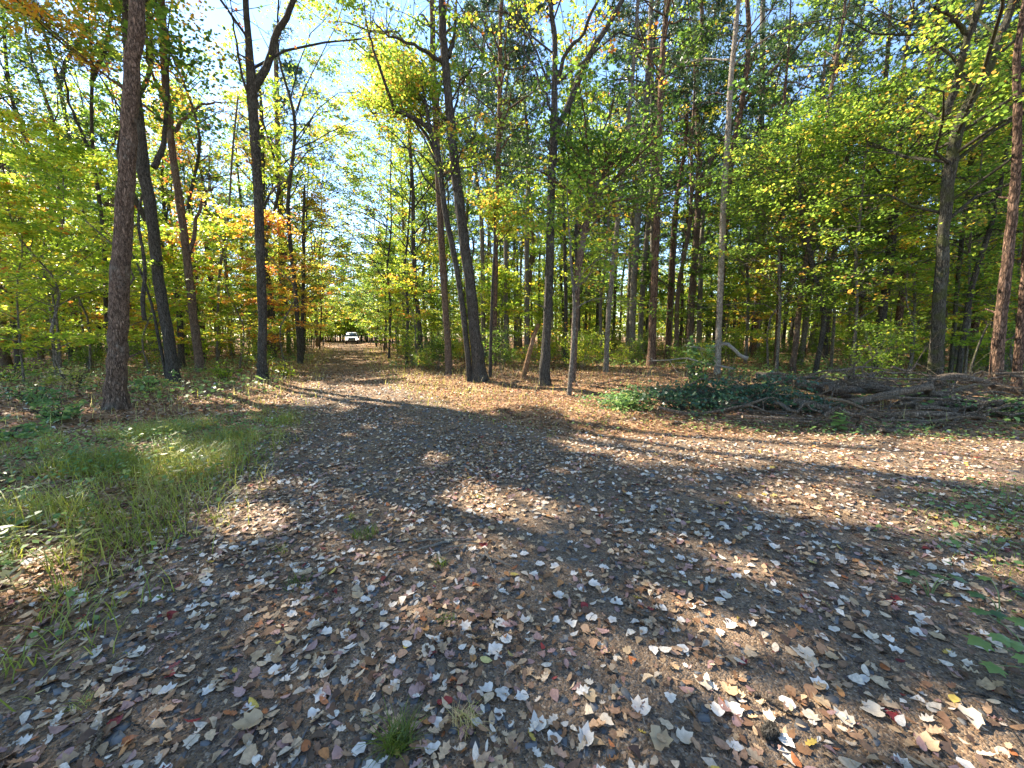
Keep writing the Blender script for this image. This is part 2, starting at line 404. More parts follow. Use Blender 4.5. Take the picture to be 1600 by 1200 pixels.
def plain(name, c, rough=.5, metal=0, noise=.15, nscale=6, emit=None, spec=.5):
    m, nd, lk = new_mat(name)
    tc = N(nd, "ShaderNodeTexCoord"); n = N(nd, "ShaderNodeTexNoise"); n.inputs["Scale"].default_value = nscale; n.inputs["Detail"].default_value = 4
    lk.new(tc.outputs["Object"], n.inputs["Vector"])
    r = ramp(nd, [(.3, tuple(x * (1 - noise) for x in c)), (.7, tuple(min(1, x * (1 + noise)) for x in c))]); lk.new(n.outputs["Fac"], r.inputs[0])
    p = N(nd, "ShaderNodeBsdfPrincipled"); p.inputs["Roughness"].default_value = rough; p.inputs["Metallic"].default_value = metal; p.inputs["Specular IOR Level"].default_value = spec
    lk.new(r.outputs[0], p.inputs["Base Color"])
    if emit: p.inputs["Emission Color"].default_value = (*emit[0], 1); p.inputs["Emission Strength"].default_value = emit[1]
    o = N(nd, "ShaderNodeOutputMaterial"); lk.new(p.outputs[0], o.inputs[0])
    return m
def stone_mat():
    m, nd, lk = new_mat("slate_chip")
    at = N(nd, "ShaderNodeAttribute", attribute_name="tint")
    r = ramp(nd, [(0, (.05, .045, .042)), (.5, (.10, .098, .095)), (.85, (.15, .145, .14)), (1, (.24, .19, .14))]); lk.new(at.outputs["Fac"], r.inputs[0])
    tc = N(nd, "ShaderNodeTexCoord"); n = N(nd, "ShaderNodeTexNoise"); n.inputs["Scale"].default_value = 60; n.inputs["Detail"].default_value = 5; lk.new(tc.outputs["Object"], n.inputs["Vector"])
    b = N(nd, "ShaderNodeBump"); b.inputs["Strength"].default_value = .4; b.inputs["Distance"].default_value = .005; lk.new(n.outputs["Fac"], b.inputs["Height"])
    p = N(nd, "ShaderNodeBsdfPrincipled"); p.inputs["Roughness"].default_value = .7
    o = N(nd, "ShaderNodeOutputMaterial"); lk.new(r.outputs[0], p.inputs["Base Color"]); lk.new(b.outputs[0], p.inputs["Normal"]); lk.new(p.outputs[0], o.inputs[0])
    return m
STONE = stone_mat()

# ---------------------------------------------------------------- ground and track
def build_ground():
    n = 460
    u = np.linspace(-1, 1, n)
    X1 = np.sinh(5.4 * u) * 1.9; Y1 = np.sinh(5.4 * u) * 1.9 + 3.0
    X, Y = np.meshgrid(X1, Y1, indexing='ij')
    x, y = X.ravel(), Y.ravel()
    sd = road_sd(x, y)
    z = gz(x, y, sd)
    fade = smooth((np.hypot(x, y) - 90) / 60)
    z = z * (1 - fade)
    grit = (vnoise(x, y, 9, 12) - .5) * .012 + (vnoise(x, y, 23, 13) - .5) * .006
    near = np.hypot(x, y - 3) < 12
    z = z + grit * near
    tint = smooth(sd / .5 * .5 + .5)
    tint = np.where(y > 8, tint * (1 - .5 * smooth((y - 8) / 14)), tint)
    V = np.stack([x, y, z], 1)
    idx = np.arange(n * n).reshape(n, n)
    Q = np.stack([idx[:-1, :-1], idx[1:, :-1], idx[1:, 1:], idx[:-1, 1:]], -1).reshape(-1, 4)
    g = part("ground", mesh_np("ground", V, Q, 4, GROUND, attr=tint, smooth_=True)); tag(g, kind="structure")
    keep = (sd[Q] > -.12).any(1)
    Qr = Q[keep]
    used = np.unique(Qr); remap = np.full(len(V), -1); remap[used] = np.arange(len(used))
    Vr = V[used].copy(); Vr[:, 2] += np.where(sd[used] > -.05, .005, -.01)
    r = part("dirt_road", mesh_np("dirt_road", Vr, remap[Qr], 4, GROUND, attr=tint[used], smooth_=True)); tag(r, kind="structure")
build_ground()

# ---------------------------------------------------------------- tree generator
def catmull(P, m):
    P = np.asarray(P, float)
    k = len(P)
    t = np.linspace(0, k - 1, m); i = np.minimum(t.astype(int), k - 2); f = (t - i)[:, None]
    g = lambda j: P[np.clip(j, 0, k - 1)]
    p0, p1, p2, p3 = g(i - 1), g(i), g(i + 1), g(i + 2)
    return .5 * (2 * p1 + (p2 - p0) * f + (2 * p0 - 5 * p1 + 4 * p2 - p3) * f ** 2 + (3 * p1 - p0 - 3 * p2 + p3) * f ** 3)
def trunk_tube(W, path, rad, rng, sides=12, m=30, flare=.45):
    pr = catmull(np.concatenate([path, np.asarray(rad)[:, None]], 1), m)
    P, R = pr[:, :3], np.maximum(pr[:, 3], .004)
    h = P[:, 2] - P[0, 2]
    R = R * (1 + flare * np.exp(-np.abs(h) / .22)) * (1 + .022 * rng.randn(m))
    P = P.copy(); P[1:-1, :2] += rng.randn(m - 2, 2) * R[1:-1, None] * .05
    P[0, 2] -= .15
    if sides > 12 and m > 20:        # near trunks: ridged bark, root lobes, stubs
        m2 = m * 4; t2 = np.linspace(0, m - 1, m2); P2 = catmull(P, m2); R2 = np.interp(t2, np.arange(m), R); h2 = P2[:, 2] - P2[0, 2]
        th = np.arange(44) / 44 * 2 * PI
        TH, HH = np.meshgrid(th, h2); cx, cy = np.cos(TH), np.sin(TH)
        ph = rng.rand() * 50
        rid = vnoise(cx * 3.2 + ph + HH * .3, cy * 3.2 + HH * 1.1, 1.9, 5) * .6 + vnoise(cx * 8 + ph, cy * 8 + HH * 2.2, 1.7, 9) * .4
        bump = vnoise(cx * .8 + ph, cy * .8 + HH * .9, 1.2, 7)
        k = 1 + .17 * (rid - .5) + .10 * (bump - .5) + .48 * np.exp(-HH / .22) * (.35 + .65 * np.cos(5 * TH + ph) ** 2)
        W.tubes(P2, R2[:, None] * k, 44)
        for q in range(5):
            i = rng.randint(4, m - 2); a = rng.rand() * 6.28; d = np.array([math.cos(a), math.sin(a), .5]); ll = R[i] + .06 + .22 * rng.rand()
            W.tubes(np.array([P[i], P[i] + d * ll * .6, P[i] + d * ll]), np.array([.03, .022, .010]), 6, cap=True)
        return P, R
    W.tubes(P, R, sides)
    return P, R
def branch_system(P, R, rng, lo, hi, spread, nlimb, nsub=5, up=(.25, .8), droop=.0, aim=None, start_r=.36):
    """returns limb tubes (M,5,3),(M,5) and twig segments A,B + radii"""
    z = P[:, 2] - P[0, 2]
    H = z[-1]
    hz = lo + (hi - lo) * np.sort(rng.rand(nlimb)) ** .9
    az = np.arange(nlimb) * 2.399 + rng.randn(nlimb) * .5
    if aim is not None:
        k = rng.rand(nlimb) < .6
        az[k] = aim + rng.randn(k.sum()) * .7
    hh = (hz - lo) / max(hi - lo, .1)
    L = spread * (0.55 + .6 * rng.rand(nlimb)) * (1 - .55 * hh ** 1.5) * (.75 + .5 * np.sin(PI * np.clip(hh + .15, 0, 1)))
    O = np.stack([np.interp(hz, z, P[:, c]) for c in range(3)], 1)
    r0 = np.minimum(np.interp(hz, z, R) * start_r, .007 + L * .009)
    el = up[0] + (up[1] - up[0]) * rng.rand(nlimb) + .3 * hh
    D = np.stack([np.cos(az) * np.cos(el), np.sin(az) * np.cos(el), np.sin(el)], 1)
    ts = np.linspace(0, 1, 6)
    LP = O[:, None] + D[:, None] * (L[:, None] * ts)[:, :, None]
    wob = rng.randn(nlimb, 6, 3) * (L * .05)[:, None, None]; wob[:, 0] = 0
    LP = LP + np.cumsum(wob, 1) * .8
    LP[:, :, 2] += (L[:, None] * (.12 * np.sin(ts * PI) - droop * ts ** 2))
    LR = r0[:, None] * (1 - .85 * ts) + .003
    def lit(Q):              # limbs that would shade the sunlit openings were left out
        g = Q[:, :2] - SDIR[:2] * (Q[:, 2:3] / SDIR[2])
        return (sun_prob(g[:, 0], g[:, 1]) > .55) & (g[:, 1] < 12) & (g[:, 1] > 0)
    if P[0, 0] != 0 or P[0, 1] != 0:
        bad = lit(LP[:, 3]) | lit(LP[:, 5]) | lit(LP[:, 2]) | lit(LP[:, 4])
        if bad.all(): bad[:] = False
        LP, LR, L = LP[~bad], LR[~bad], L[~bad]; nlimb = len(LP)
    M = nlimb * nsub
    li = np.repeat(np.arange(nlimb), nsub)
    t = .25 + .75 * rng.rand(M)
    ti = t * 5; i0 = np.minimum(ti.astype(int), 4); f = (ti - i0)[:, None]
    A = LP[li, i0] * (1 - f) + LP[li, i0 + 1] * f
    dv = LP[li, i0 + 1] - LP[li, i0]; dv /= np.linalg.norm(dv, axis=1, keepdims=True) + 1e-9
    rot = np.where(rng.rand(M) < .5, 1, -1) * (.5 + .6 * rng.rand(M))
    c, s = np.cos(rot), np.sin(rot)
    d2 = np.stack([dv[:, 0] * c - dv[:, 1] * s, dv[:, 0] * s + dv[:, 1] * c, dv[:, 2] * .6 + rng.randn(M) * .18], 1)
    l2 = (L[li] * (.25 + .3 * rng.rand(M)) * (1.2 - .5 * t))
    Bp = A + d2 * l2[:, None]
    if P[0, 0] != 0 or P[0, 1] != 0:
        bad = lit(Bp) | lit((A + Bp) / 2)
        if bad.sum() < M - 4: A, Bp, l2, li, i0 = A[~bad], Bp[~bad], l2[~bad], li[~bad], i0[~bad]; M = len(A)
    mid = (A + Bp) / 2 + rng.randn(M, 3) * (l2 * .07)[:, None]
    SP = np.stack([A, mid, Bp], 1); r1 = LR[li, i0] * .5
    SR = np.stack([r1, r1 * .6, r1 * .2 + .0015], 1)
    segA = np.concatenate([SP[:, 0], SP[:, 1], LP[:, 3], LP[:, 4]]); segB = np.concatenate([SP[:, 1], SP[:, 2], LP[:, 4], LP[:, 5]])
    return LP, LR, SP, SR, segA, segB
def leaf_points(segA, segB, n, rng, sh=.22, sv=.09):
    M = len(segA)
    # clumps: a few hundred little sprays, each with its own tint
    ncl = max(8, n // 20)
    ci = rng.randint(0, M, ncl); ct = rng.rand(ncl)[:, None]
    C = segA[ci] * (1 - ct) + segB[ci] * ct + rng.randn(ncl, 3) * np.array([sh * 1.5, sh * 1.5, sv * 1.6])
    ctint = rng.rand(ncl)
    k = rng.randint(0, ncl, n)
    P = C[k] + rng.randn(n, 3) * np.array([sh * .62, sh * .62, sv * .6])
    return P, np.clip(.62 * ctint[k] + .38 * rng.rand(n), 0, 1)
def leaf_mesh(name, P, tint, size, rng, mat, tpl=RHOMB, tilt=.6, droop=.25):
    sz = size * (.65 + .7 * rng.rand(len(P)))
    V = leaf_geo(P, sz, rng, tpl, tilt=tilt, droop=droop)
    k = len(tpl)
    return V, np.repeat(tint, k), mesh_np(name, V, np.arange(len(V)), k, mat, attr=np.repeat(tint, k)) if name else None
def needle_tufts(segB, n, rng, length=.16, width=.012, per=16, tl=.25):
    k = rng.randint(0, len(segB), n)
    C = segB[k] + rng.randn(n, 3) * np.array([tl, tl, tl * .5])
    tt = np.clip(rng.rand(n) * .9, 0, 1)
    d = rng.randn(n, per, 3); d[:, :, 2] += .5; d /= np.linalg.norm(d, axis=2, keepdims=True)
    s = np.cross(d, rng.randn(n, per, 3)); s /= np.linalg.norm(s, axis=2, keepdims=True) + 1e-9
    c = C[:, None]
    V = np.stack([c + s * width, c - s * width, c + d * length], 2)
    return V.reshape(-1, 3), np.repeat(tt, per * 3)

def hero_tree(name, label, pts, mat, crown=None, leafmat=None, H=None, Y=None, limbs=(), lean=0.0, dead=False, group=None, seed=0, cat="tree", twigs=True):
    """pts: (u, v, width px) up the trunk in the photograph; real distance comes from where the base meets the ground."""
    rng = np.random.RandomState(1000 + seed)
    u0, v0, w0 = pts[0]
    gx, gy = ground_at(u0, v0) if Y is None else at_y(u0, v0, Y)[:2]
    path = []; rad = []
    for i, (u, v, w) in enumerate(pts):
        yy = gy + (lean * i / max(1, len(pts) - 1))
        p = at_y(u, v, yy)
        path.append(p); rad.append(px(w, yy) / 2 * yy / math.hypot(p[0], yy) * .80)
    z0 = g1(gx, gy); path[0][2] = z0
    path = np.array(path); rad = list(rad)
    top = path[-1]
    if H and H > top[2] + 1:
        d = path[-1] - path[-2]; d /= np.linalg.norm(d)
        d = d * .6 + np.array([0, 0, .6]); d /= d[2]
        n_up = 3
        dh = (H - top[2]) / n_up
        cur = top.copy(); r = rad[-1]; ext = []
        for i in range(n_up):
            cur = cur + d * dh + np.append(rng.randn(2) * .12 * dh * .3, 0); ext.append(cur.copy()); rad.append(max(.012, r * (1 - (i + 1) / n_up * .9)))
        path = np.vstack([path, ext])
    root = thing(name, label, cat, tuple(path[0]), group=group)
    W = Wood()
    m = int(max(22, min(44, (path[-1][2] - path[0][2]) * 2.6)))
    P, R = trunk_tube(W, path, rad, rng, sides=14 if w0 > 15 else 9, m=m, flare=.28 if not dead else .1)
    off = path[0]
    segs = []
    SC_ = dict(lo=3.5, hi=None, spread=3, n=20, leaves=6000, size=.09, sub=7)
    c = dict(SC_); c.update(crown or {})
    top_h = P[-1, 2] - P[0, 2]
    if crown is not None:
        hi = c['hi'] or top_h * .98
        LP, LR, SP, SR, sA, sB = branch_system(P, R, rng, c['lo'], hi, c['spread'], c['n'], c['sub'], aim=c.get('aim'), up=c.get('up', (.25, .8)), droop=c.get('droop', 0.))
        W.tubes(LP, LR, 6); W.tubes(SP, SR, 4)
        segs.append((sA, sB))
    part("trunk", offset(W, off).mesh("trunk", mat), root)
    for (lp, lfl) in limbs:      # explicit limbs, from pixels on the same plane (with some depth)
        lw = Wood(); pp = np.array([at_y(a, b, gy + lean + dz) for a, b, w, dz in lp]); rr = [px(w, gy) / 2 for a, b, w, dz in lp]
        if lfl > 0:              # carries on beyond the frame
            e = pp[-1] - pp[-2]; e /= np.linalg.norm(e); pp = np.vstack([pp, pp[-1] + e * lfl * .5, pp[-1] + e * lfl + (0, 0, .3)]); rr += [rr[-1] * .6, .01]
        cr = catmull(np.concatenate([pp, np.array(rr)[:, None]], 1), 16)
        cr[1:-1, :3] += rng.randn(14, 3) * .02
        lw.tubes(cr[:, :3], np.maximum(cr[:, 3], .004), 8)
        LPP = cr[:, :3]
        if twigs:
            k = 14
            tt = rng.randint(3, 15, k); a = LPP[tt]; dd = rng.randn(k, 3) * .5 + (0, 0, .45); ll = .5 + 1.1 * rng.rand(k)
            b = a + dd * ll[:, None]
            mid = (a + b) / 2 + rng.randn(k, 3) * .05
            lw.tubes(np.stack([a, mid, b], 1), np.stack([np.full(k, .012), np.full(k, .008), np.full(k, .002)], 1), 4)
            if crown is not None: segs.append((a, b)); segs.append((mid, b))
        part("limb", offset(lw, off).mesh("limb", mat), root)
    if crown is not None and c['leaves']:
        A_ = np.concatenate([s[0] for s in segs]); B_ = np.concatenate([s[1] for s in segs])
        if leafmat is L_PINE:
            V, t = needle_tufts(np.concatenate([A_, B_]), c['leaves'], rng, width=.009 + gy * .0004)
            V3 = V.reshape(-1, 3, 3); kp = gap_keep(V3[:, 0], rng); V = V3[kp].reshape(-1, 3); t = t.reshape(-1, 3)[kp].ravel()
            me = mesh_np("crown", V - off, np.arange(len(V)), 3, leafmat, attr=t)
        else:
            Pn, t = leaf_points(A_, B_, c['leaves'], rng, sh=c.get('sh', .24), sv=c.get('sv', .10))
            kp = gap_keep(Pn, rng); Pn, t = Pn[kp], t[kp]
            t = np.clip(t + c.get('shift', 0 if gx > 4 else .05), 0, 1)
            tpl = SIX if gy < 13 else RHOMB
            if gy < 13 and c['lo'] < 7.9: c['size'] = min(c['size'], .078)
            V, ta, _ = leaf_mesh(None, Pn - off, t, c['size'], rng, leafmat, tpl)
            me = mesh_np("crown", V, np.arange(len(V)), len(tpl), leafmat, attr=ta)
        part("crown", me, root)
    return root, P, R
def offset(W, off):
    W.V = [v - off for v in W.V]
    return W

HEROES = []
def ht(name, label, pts, mat, **k):
    k.setdefault('seed', len(HEROES)); r = hero_tree(name, label, pts, mat, **k); HEROES.append(r[1][0][:2]); return r
cr = lambda **k: k
# left of the track
ht("oak_tree", "thickest trunk left of the track, brown flaking bark with pale upper half, nearest tree",
   [(180, 648, 46), (184, 560, 42), (185, 480, 42), (190, 400, 39), (196, 300, 33), (202, 200, 31), (206, 100, 29), (214, 0, 28)], B_BROWN,
   H=19, crown=cr(lo=8.5, spread=5.2, n=30, leaves=24000, size=.10, sh=.45), leafmat=L_GREEN)
ht("oak_tree", "black leaning trunk crossing behind the thickest brown trunk on the left",
   [(273, 602, 25), (262, 520, 24), (248, 440, 23), (237, 340, 23), (222, 248, 25), (210, 140, 27), (203, 50, 28), (202, 0, 28)], B_DARK,
   H=20, crown=cr(lo=9.5, spread=5.5, n=30, leaves=24000, size=.11, sh=.45), leafmat=L_GREEN,
   limbs=[([(240, 262, 8, 0), (252, 235, 7, .2), (258, 190, 5, .3), (262, 120, 4, .3)], 1.5)])
ht("oak_tree", "brown trunk with red creeper leaves, third of the big trunks left of the track",
   [(314, 587, 19), (303, 500, 17), (292, 400, 16), (280, 310, 15), (267, 220, 14), (258, 120, 14), (252, 0, 12)], B_BROWN,
   H=19, crown=cr(lo=6.5, spread=4.5, n=24, leaves=9000, size=.11), leafmat=L_ORNG,
   limbs=[([(272, 205, 6, 0), (300, 175, 4, .3), (322, 162, 3, .5), (345, 160, 2, .5)], 0), ([(298, 395, 6, 0), (312, 330, 4, .2), (322, 300, 3, .3), (340, 292, 2, .5)], 0)])
ht("oak_tree", "thin dark crooked trunk forking high up, left of the thickest brown trunk",
   [(157, 560, 11), (151, 480, 10), (140, 400, 10), (132, 330, 9), (112, 230, 9), (98, 160, 9), (91, 127, 9), (75, 70, 7), (52, 8, 6)], B_DARK,
   H=15, crown=cr(lo=7, spread=3.4, n=20, leaves=3500, size=.12), leafmat=L_ORNG,
   limbs=[([(93, 130, 6, 0), (104, 95, 5, .2), (124, 66, 4, .3), (140, 40, 3, .3)], 1.5)])
ht("oak_tree", "thin dark trunk splitting into a Y directly left of the thickest brown trunk",
   [(172, 575, 9), (165, 480, 9), (163, 385, 9), (155, 310, 8), (146, 248, 8), (143, 180, 7), (144, 120, 7)], B_DARK, Y=15,
   H=13, crown=cr(lo=7.5, spread=3.0, n=16, leaves=2500, size=.12), leafmat=L_GREEN,
   limbs=[([(144, 125, 6, 0), (155, 100, 5, .1), (166, 72, 4, .2), (172, 30, 3, .2)], 1.2), ([(150, 255, 5, 0), (125, 200, 4, .3), (108, 160, 3, .5), (100, 110, 2, .5)], .8)])
ht("oak_tree", "dark leaning trunk cut by the left edge of the picture",
   [(8, 575, 26), (2, 500, 22), (-6, 430, 20), (-16, 330, 18), (-30, 200, 16)], B_BROWN,
   H=17, crown=cr(lo=6, spread=4.5, n=22, leaves=9000, size=.10), leafmat=L_YELL)
ht("dead_tree", "slim dark stem slanting between the thickest brown trunk and the black one",
   [(262, 592, 7), (250, 540, 7), (238, 480, 6), (222, 430, 5), (206, 396, 4)], B_DARK, H=0, Y=11.6)
ht("oak_tree", "tall near-black trunk forking at its top, at the left verge of the track",
   [(410, 600, 19), (410, 520, 18), (408, 440, 18), (404, 320, 18), (400, 240, 18), (395, 170, 19), (393, 132, 19), (389, 70, 13), (384, 0, 11)], B_DARK,
   H=19, crown=cr(lo=7.5, spread=4.8, n=26, leaves=11000, size=.11, shift=.1), leafmat=L_YELL,
   limbs=[([(395, 140, 12, 0), (412, 115, 10, .2), (430, 62, 9, .3), (445, 30, 8, .4), (459, 0, 7, .5)], 4), ([(392, 160, 4, 0), (376, 110, 3, -.3), (365, 40, 2, -.5)], .8),
          ([(406, 330, 3, 0), (425, 300, 3, .3), (445, 285, 2, .6)], .3)])
ht("oak_tree", "dark straight trunk standing just right of the near-black forked trunk",
   [(424, 560, 13), (420, 480, 12), (415, 400, 11), (411, 300, 10), (409, 200, 9)], B_DARK,
   H=17, crown=cr(lo=7, spread=3.6, n=20, leaves=6000, size=.13), leafmat=L_YELL)
ht("pine_tree", "bluish dark pine with drooping needle boughs beside the left verge of the track",
   [(437, 552, 13), (440, 470, 12), (440, 385, 12), (437, 300, 12), (434, 220, 11), (432, 120, 9), (430, 40, 8)], B_PINE,
   H=24, crown=cr(lo=6.5, hi=23, spread=4.6, n=54, leaves=6500, sub=6, up=(-.1, .3), aim=0.1), leafmat=L_PINE)
ht("oak_tree", "slim orange leaved tree at the left verge just short of the white vehicle",
   [(472, 566, 8), (473, 480, 7), (475, 420, 7), (474, 357, 6), (476, 290, 4)], B_DARK,
   H=9.5, crown=cr(lo=2.6, spread=2.4, n=26, leaves=6000, size=.12, shift=.1), leafmat=L_ORNG)
ht("maple_tree", "pale crooked sapling against the blue gap between the creeper trunk and the forked one",
   [(338, 560, 5), (342, 440, 5), (350, 380, 5), (358, 320, 4), (363, 240, 4), (372, 150, 3)], B_GREY, Y=18, H=11,
   crown=cr(lo=4.5, spread=2.2, n=14, leaves=1800, size=.11), leafmat=L_YELL)
# right of the track
ht("oak_tree", "slim dark trunk nearest the right edge of the track",
   [(661, 571, 10), (656, 520, 9), (649, 440, 8), (646, 385, 8), (645, 300, 7), (640, 220, 6)], B_DARK,
   H=14, crown=cr(lo=4.5, spread=3.0, n=24, leaves=8000, size=.12), leafmat=L_YELL)
ht("oak_tree", "dark straight trunk, left partner of the big leaning trunk right of the track",
   [(702, 585, 14), (697, 500, 13), (690, 385, 13), (684, 260, 12), (677, 110, 11), (675, 0, 9)], B_BROWN,
   H=21, crown=cr(lo=7, spread=4.0, n=30, leaves=9000, size=.12), leafmat=L_GREEN)
ht("oak_tree", "bent slender tree whose boughs reach left over the track, left of the big leaning trunk",
   [(735, 600, 11), (727, 520, 11), (717, 440, 11), (706, 380, 11), (695, 330, 11), (688, 270, 10), (683, 236, 10), (672, 203, 8)], B_DARK,
   H=9.0, crown=cr(lo=3.8, spread=3.4, n=26, leaves=9000, size=.085, aim=2.7, shift=.05), leafmat=L_GREEN,
   limbs=[([(674, 206, 7, 0), (650, 185, 6, -.2), (620, 170, 5, -.5), (600, 130, 4, -.8), (584, 80, 3, -1)], .8),
          ([(686, 250, 5, 0), (655, 195, 4, .2), (625, 168, 3, .5), (590, 175, 2, .8)], .5)])
ht("oak_tree", "big dark trunk leaning left, largest just right of the track",
   [(750, 600, 26), (744, 540, 23), (734, 440, 20), (722, 350, 19), (712, 275, 18), (703, 180, 16), (697, 110, 14), (692, 50, 13), (690, 0, 12)], B_DARK,
   H=20, crown=cr(lo=6.5, spread=4.6, n=30, leaves=12000, size=.10, aim=2.9), leafmat=L_GREEN,
   limbs=[([(701, 90, 5, 0), (709, 60, 4, .2), (712, 20, 3, .4)], .8), ([(693, 100, 6, 0), (670, 85, 5, -.3), (645, 70, 4, -.6), (620, 60, 3, -.8)], .6)])
ht("maple_tree", "thin stem rising at the right foot of the big leaning trunk",
   [(766, 596, 7), (767, 520, 6), (770, 440, 5), (773, 370, 4), (772, 300, 3)], B_DARK,
   H=6.5, crown=cr(lo=2.0, spread=1.9, n=22, leaves=4200, size=.085), leafmat=L_GREEN)
ht("pine_tree", "slim reddish pine behind the thin stem right of the big leaning trunk",
   [(771, 574, 11), (773, 480, 10), (775, 380, 9), (778, 275, 9), (781, 150, 8), (782, 33, 7)], B_PINE,
   H=20, crown=cr(lo=9, spread=3.0, n=26, leaves=1200, up=(0, .4)), leafmat=L_PINE)
ht("oak_tree", "dark double-forked trunk in the middle with a limb spreading to the upper right",
   [(851, 606, 20), (853, 540, 18), (857, 467, 16), (860, 370, 15), (862, 275, 14), (866, 205, 15), (866, 150, 11), (867, 70, 9), (860, 0, 8)], B_DARK,
   H=18, crown=cr(lo=7.5, spread=4.4, n=26, leaves=7000, size=.10, shift=.15), leafmat=L_YELL,
   limbs=[([(867, 207, 10, 0), (884, 175, 9, .1), (906, 118, 9, .3), (938, 58, 8, .5), (972, 0, 7, .7)], 4), ([(873, 120, 6, 0), (884, 80, 5, -.2), (905, 60, 4, -.3), (925, 20, 4, -.4)], 2.5),
          ([(862, 175, 3, 0), (840, 120, 3, .2), (815, 70, 2, .4)], .6), ([(860, 135, 3, 0), (832, 70, 3, .2), (820, 50, 2, .4)], .6)])
ht("oak_tree", "crooked reddish-dark tree with a low dense dark crown in the middle of the picture",
   [(893, 600, 14), (898, 520, 14), (903, 430, 14), (912, 370, 13), (926, 308, 12), (940, 270, 11), (958, 225, 8)], B_BROWN, Y=11.5,
   H=6.9, crown=cr(lo=4.3, spread=3.0, n=40, leaves=15000, size=.085, up=(.0, .6), shift=-.1), leafmat=L_GREEN,
   limbs=[([(924, 312, 8, 0), (912, 280, 6, .2), (892, 262, 5, .3), (872, 250, 3, .3)], .4), ([(945, 265, 7, 0), (975, 240, 5, .1), (1005, 225, 4, .2)], .5)])
ht("maple_tree", "slim straight stem in front of the crooked dark-crowned tree",
   [(889, 624, 9), (892, 580, 8), (896, 530, 7), (897, 470, 6), (893, 420, 5)], B_GREY, H=5.0,
   crown=cr(lo=1.9, spread=2.0, n=18, leaves=2600, size=.085, up=(0, .4)), leafmat=L_GREEN)
ht("pine_tree", "pale grey slender pine leaning slightly right, behind the crooked dark-crowned tree",
   [(946, 585, 10), (952, 480, 10), (961, 385, 9), (970, 300, 9), (978, 236, 8), (989, 110, 7), (997, 0, 6)], B_GREY,
   H=22, crown=cr(lo=12, spread=3.0, n=22, leaves=900, up=(0, .4)), leafmat=L_PINE)
ht("pine_tree", "grey-barked pine with open sky around its upper trunk, right of the slender leaning pine",
   [(986, 568, 14), (990, 450, 13), (995, 357, 13), (1002, 270, 12), (1008, 192, 11), (1014, 90, 10), (1018, 0, 9)], B_GREY,
   H=24, crown=cr(lo=13, spread=3.6, n=26, leaves=1200, up=(0, .4)), leafmat=L_PINE)
ht("oak_tree", "straight mid-grey trunk between the open-sky pine and the forked dark tree to its right",
   [(1016, 556, 11), (1018, 450, 10), (1020, 350, 10), (1021, 275, 9), (1024, 180, 7)], B_GREY,
   H=21, crown=cr(lo=8, spread=3.5, n=24, leaves=6000, size=.15, shift=.1), leafmat=L_YELL)
ht("oak_tree", "brown trunk with a long limb rising to the right, among orange leaves",
   [(1077, 566, 15), (1080, 480, 14), (1086, 400, 13), (1091, 320, 12), (1092, 240, 10), (1088, 110, 9), (1097, 60, 8), (1096, 0, 7)], B_BROWN,
   H=19, crown=cr(lo=7, spread=4.5, n=26, leaves=7000, size=.13), leafmat=L_ORNG,
   limbs=[([(1092, 300, 9, 0), (1108, 255, 8, .2), (1132, 218, 7, .5), (1176, 143, 6, .8), (1220, 99, 5, 1)], 3), ([(1090, 105, 6, 0), (1104, 70, 5, 0), (1115, 30, 4, .2)], 2)])
ht("pine_tree", "palest straight trunk, sunlit cream bark, behind the bleached arching branches",
   [(1120, 592, 13), (1123, 520, 12), (1126, 440, 12), (1130, 330, 12), (1136, 230, 11), (1141, 137, 10), (1148, 60, 9), (1154, 0, 8)], B_PALE, Y=14.6,
   H=24, crown=cr(lo=10, spread=3.6, n=26, leaves=1300, up=(0, .5)), leafmat=L_PINE)
ht("oak_tree", "grey straight trunk immediately right of the palest trunk",
   [(1181, 560, 14), (1184, 450, 13), (1187, 330, 13), (1189, 220, 12), (1191, 110, 11), (1192, 0, 10)], B_GREY,
   H=22, crown=cr(lo=9, spread=4.0, n=26, leaves=7000, size=.13), leafmat=L_GREEN)
ht("pine_tree", "thin reddish trunk, second to the right of the palest trunk",
   [(1212, 576, 10), (1216, 480, 9), (1220, 380, 9), (1224, 233, 8), (1226, 150, 6)], B_PINE,
   H=17, crown=cr(lo=8, spread=2.6, n=22, leaves=900, up=(0, .5)), leafmat=L_PINE)
ht("maple_tree", "brown trunk leaning right with green sprays, left of the black crooked stem",
   [(1238, 586, 13), (1247, 500, 12), (1257, 420, 11), (1267, 362, 10), (1284, 250, 8), (1302, 117, 7), (1317, 35, 6)], B_BROWN,
   H=15, crown=cr(lo=4.5, spread=3.4, n=26, leaves=6500, size=.095, up=(.0, .5)), leafmat=L_GREEN)
ht("maple_tree", "black crooked stem behind the middle of the brush pile",
   [(1272, 590, 11), (1280, 550, 11), (1288, 500, 12), (1279, 455, 11), (1270, 420, 11), (1262, 380, 10), (1253, 345, 8)], B_DARK,
   H=9, crown=cr(lo=3.4, spread=2.6, n=22, leaves=5500, size=.09, up=(.0, .5)), leafmat=L_GREEN)
ht("maple_tree", "dark bent trunk hidden by leafy sprays, behind the right part of the brush pile",
   [(1370, 592, 20), (1376, 520, 19), (1384, 450, 18), (1393, 380, 17), (1400, 327, 15), (1404, 250, 12)], B_DARK,
   H=14, crown=cr(lo=2.8, spread=4.2, n=34, leaves=11000, size=.085, up=(-.05, .5)), leafmat=L_GREEN,
   limbs=[([(1380, 480, 7, 0), (1345, 462, 5, -.2), (1310, 455, 4, -.4), (1290, 470, 3, -.6)], .4)])
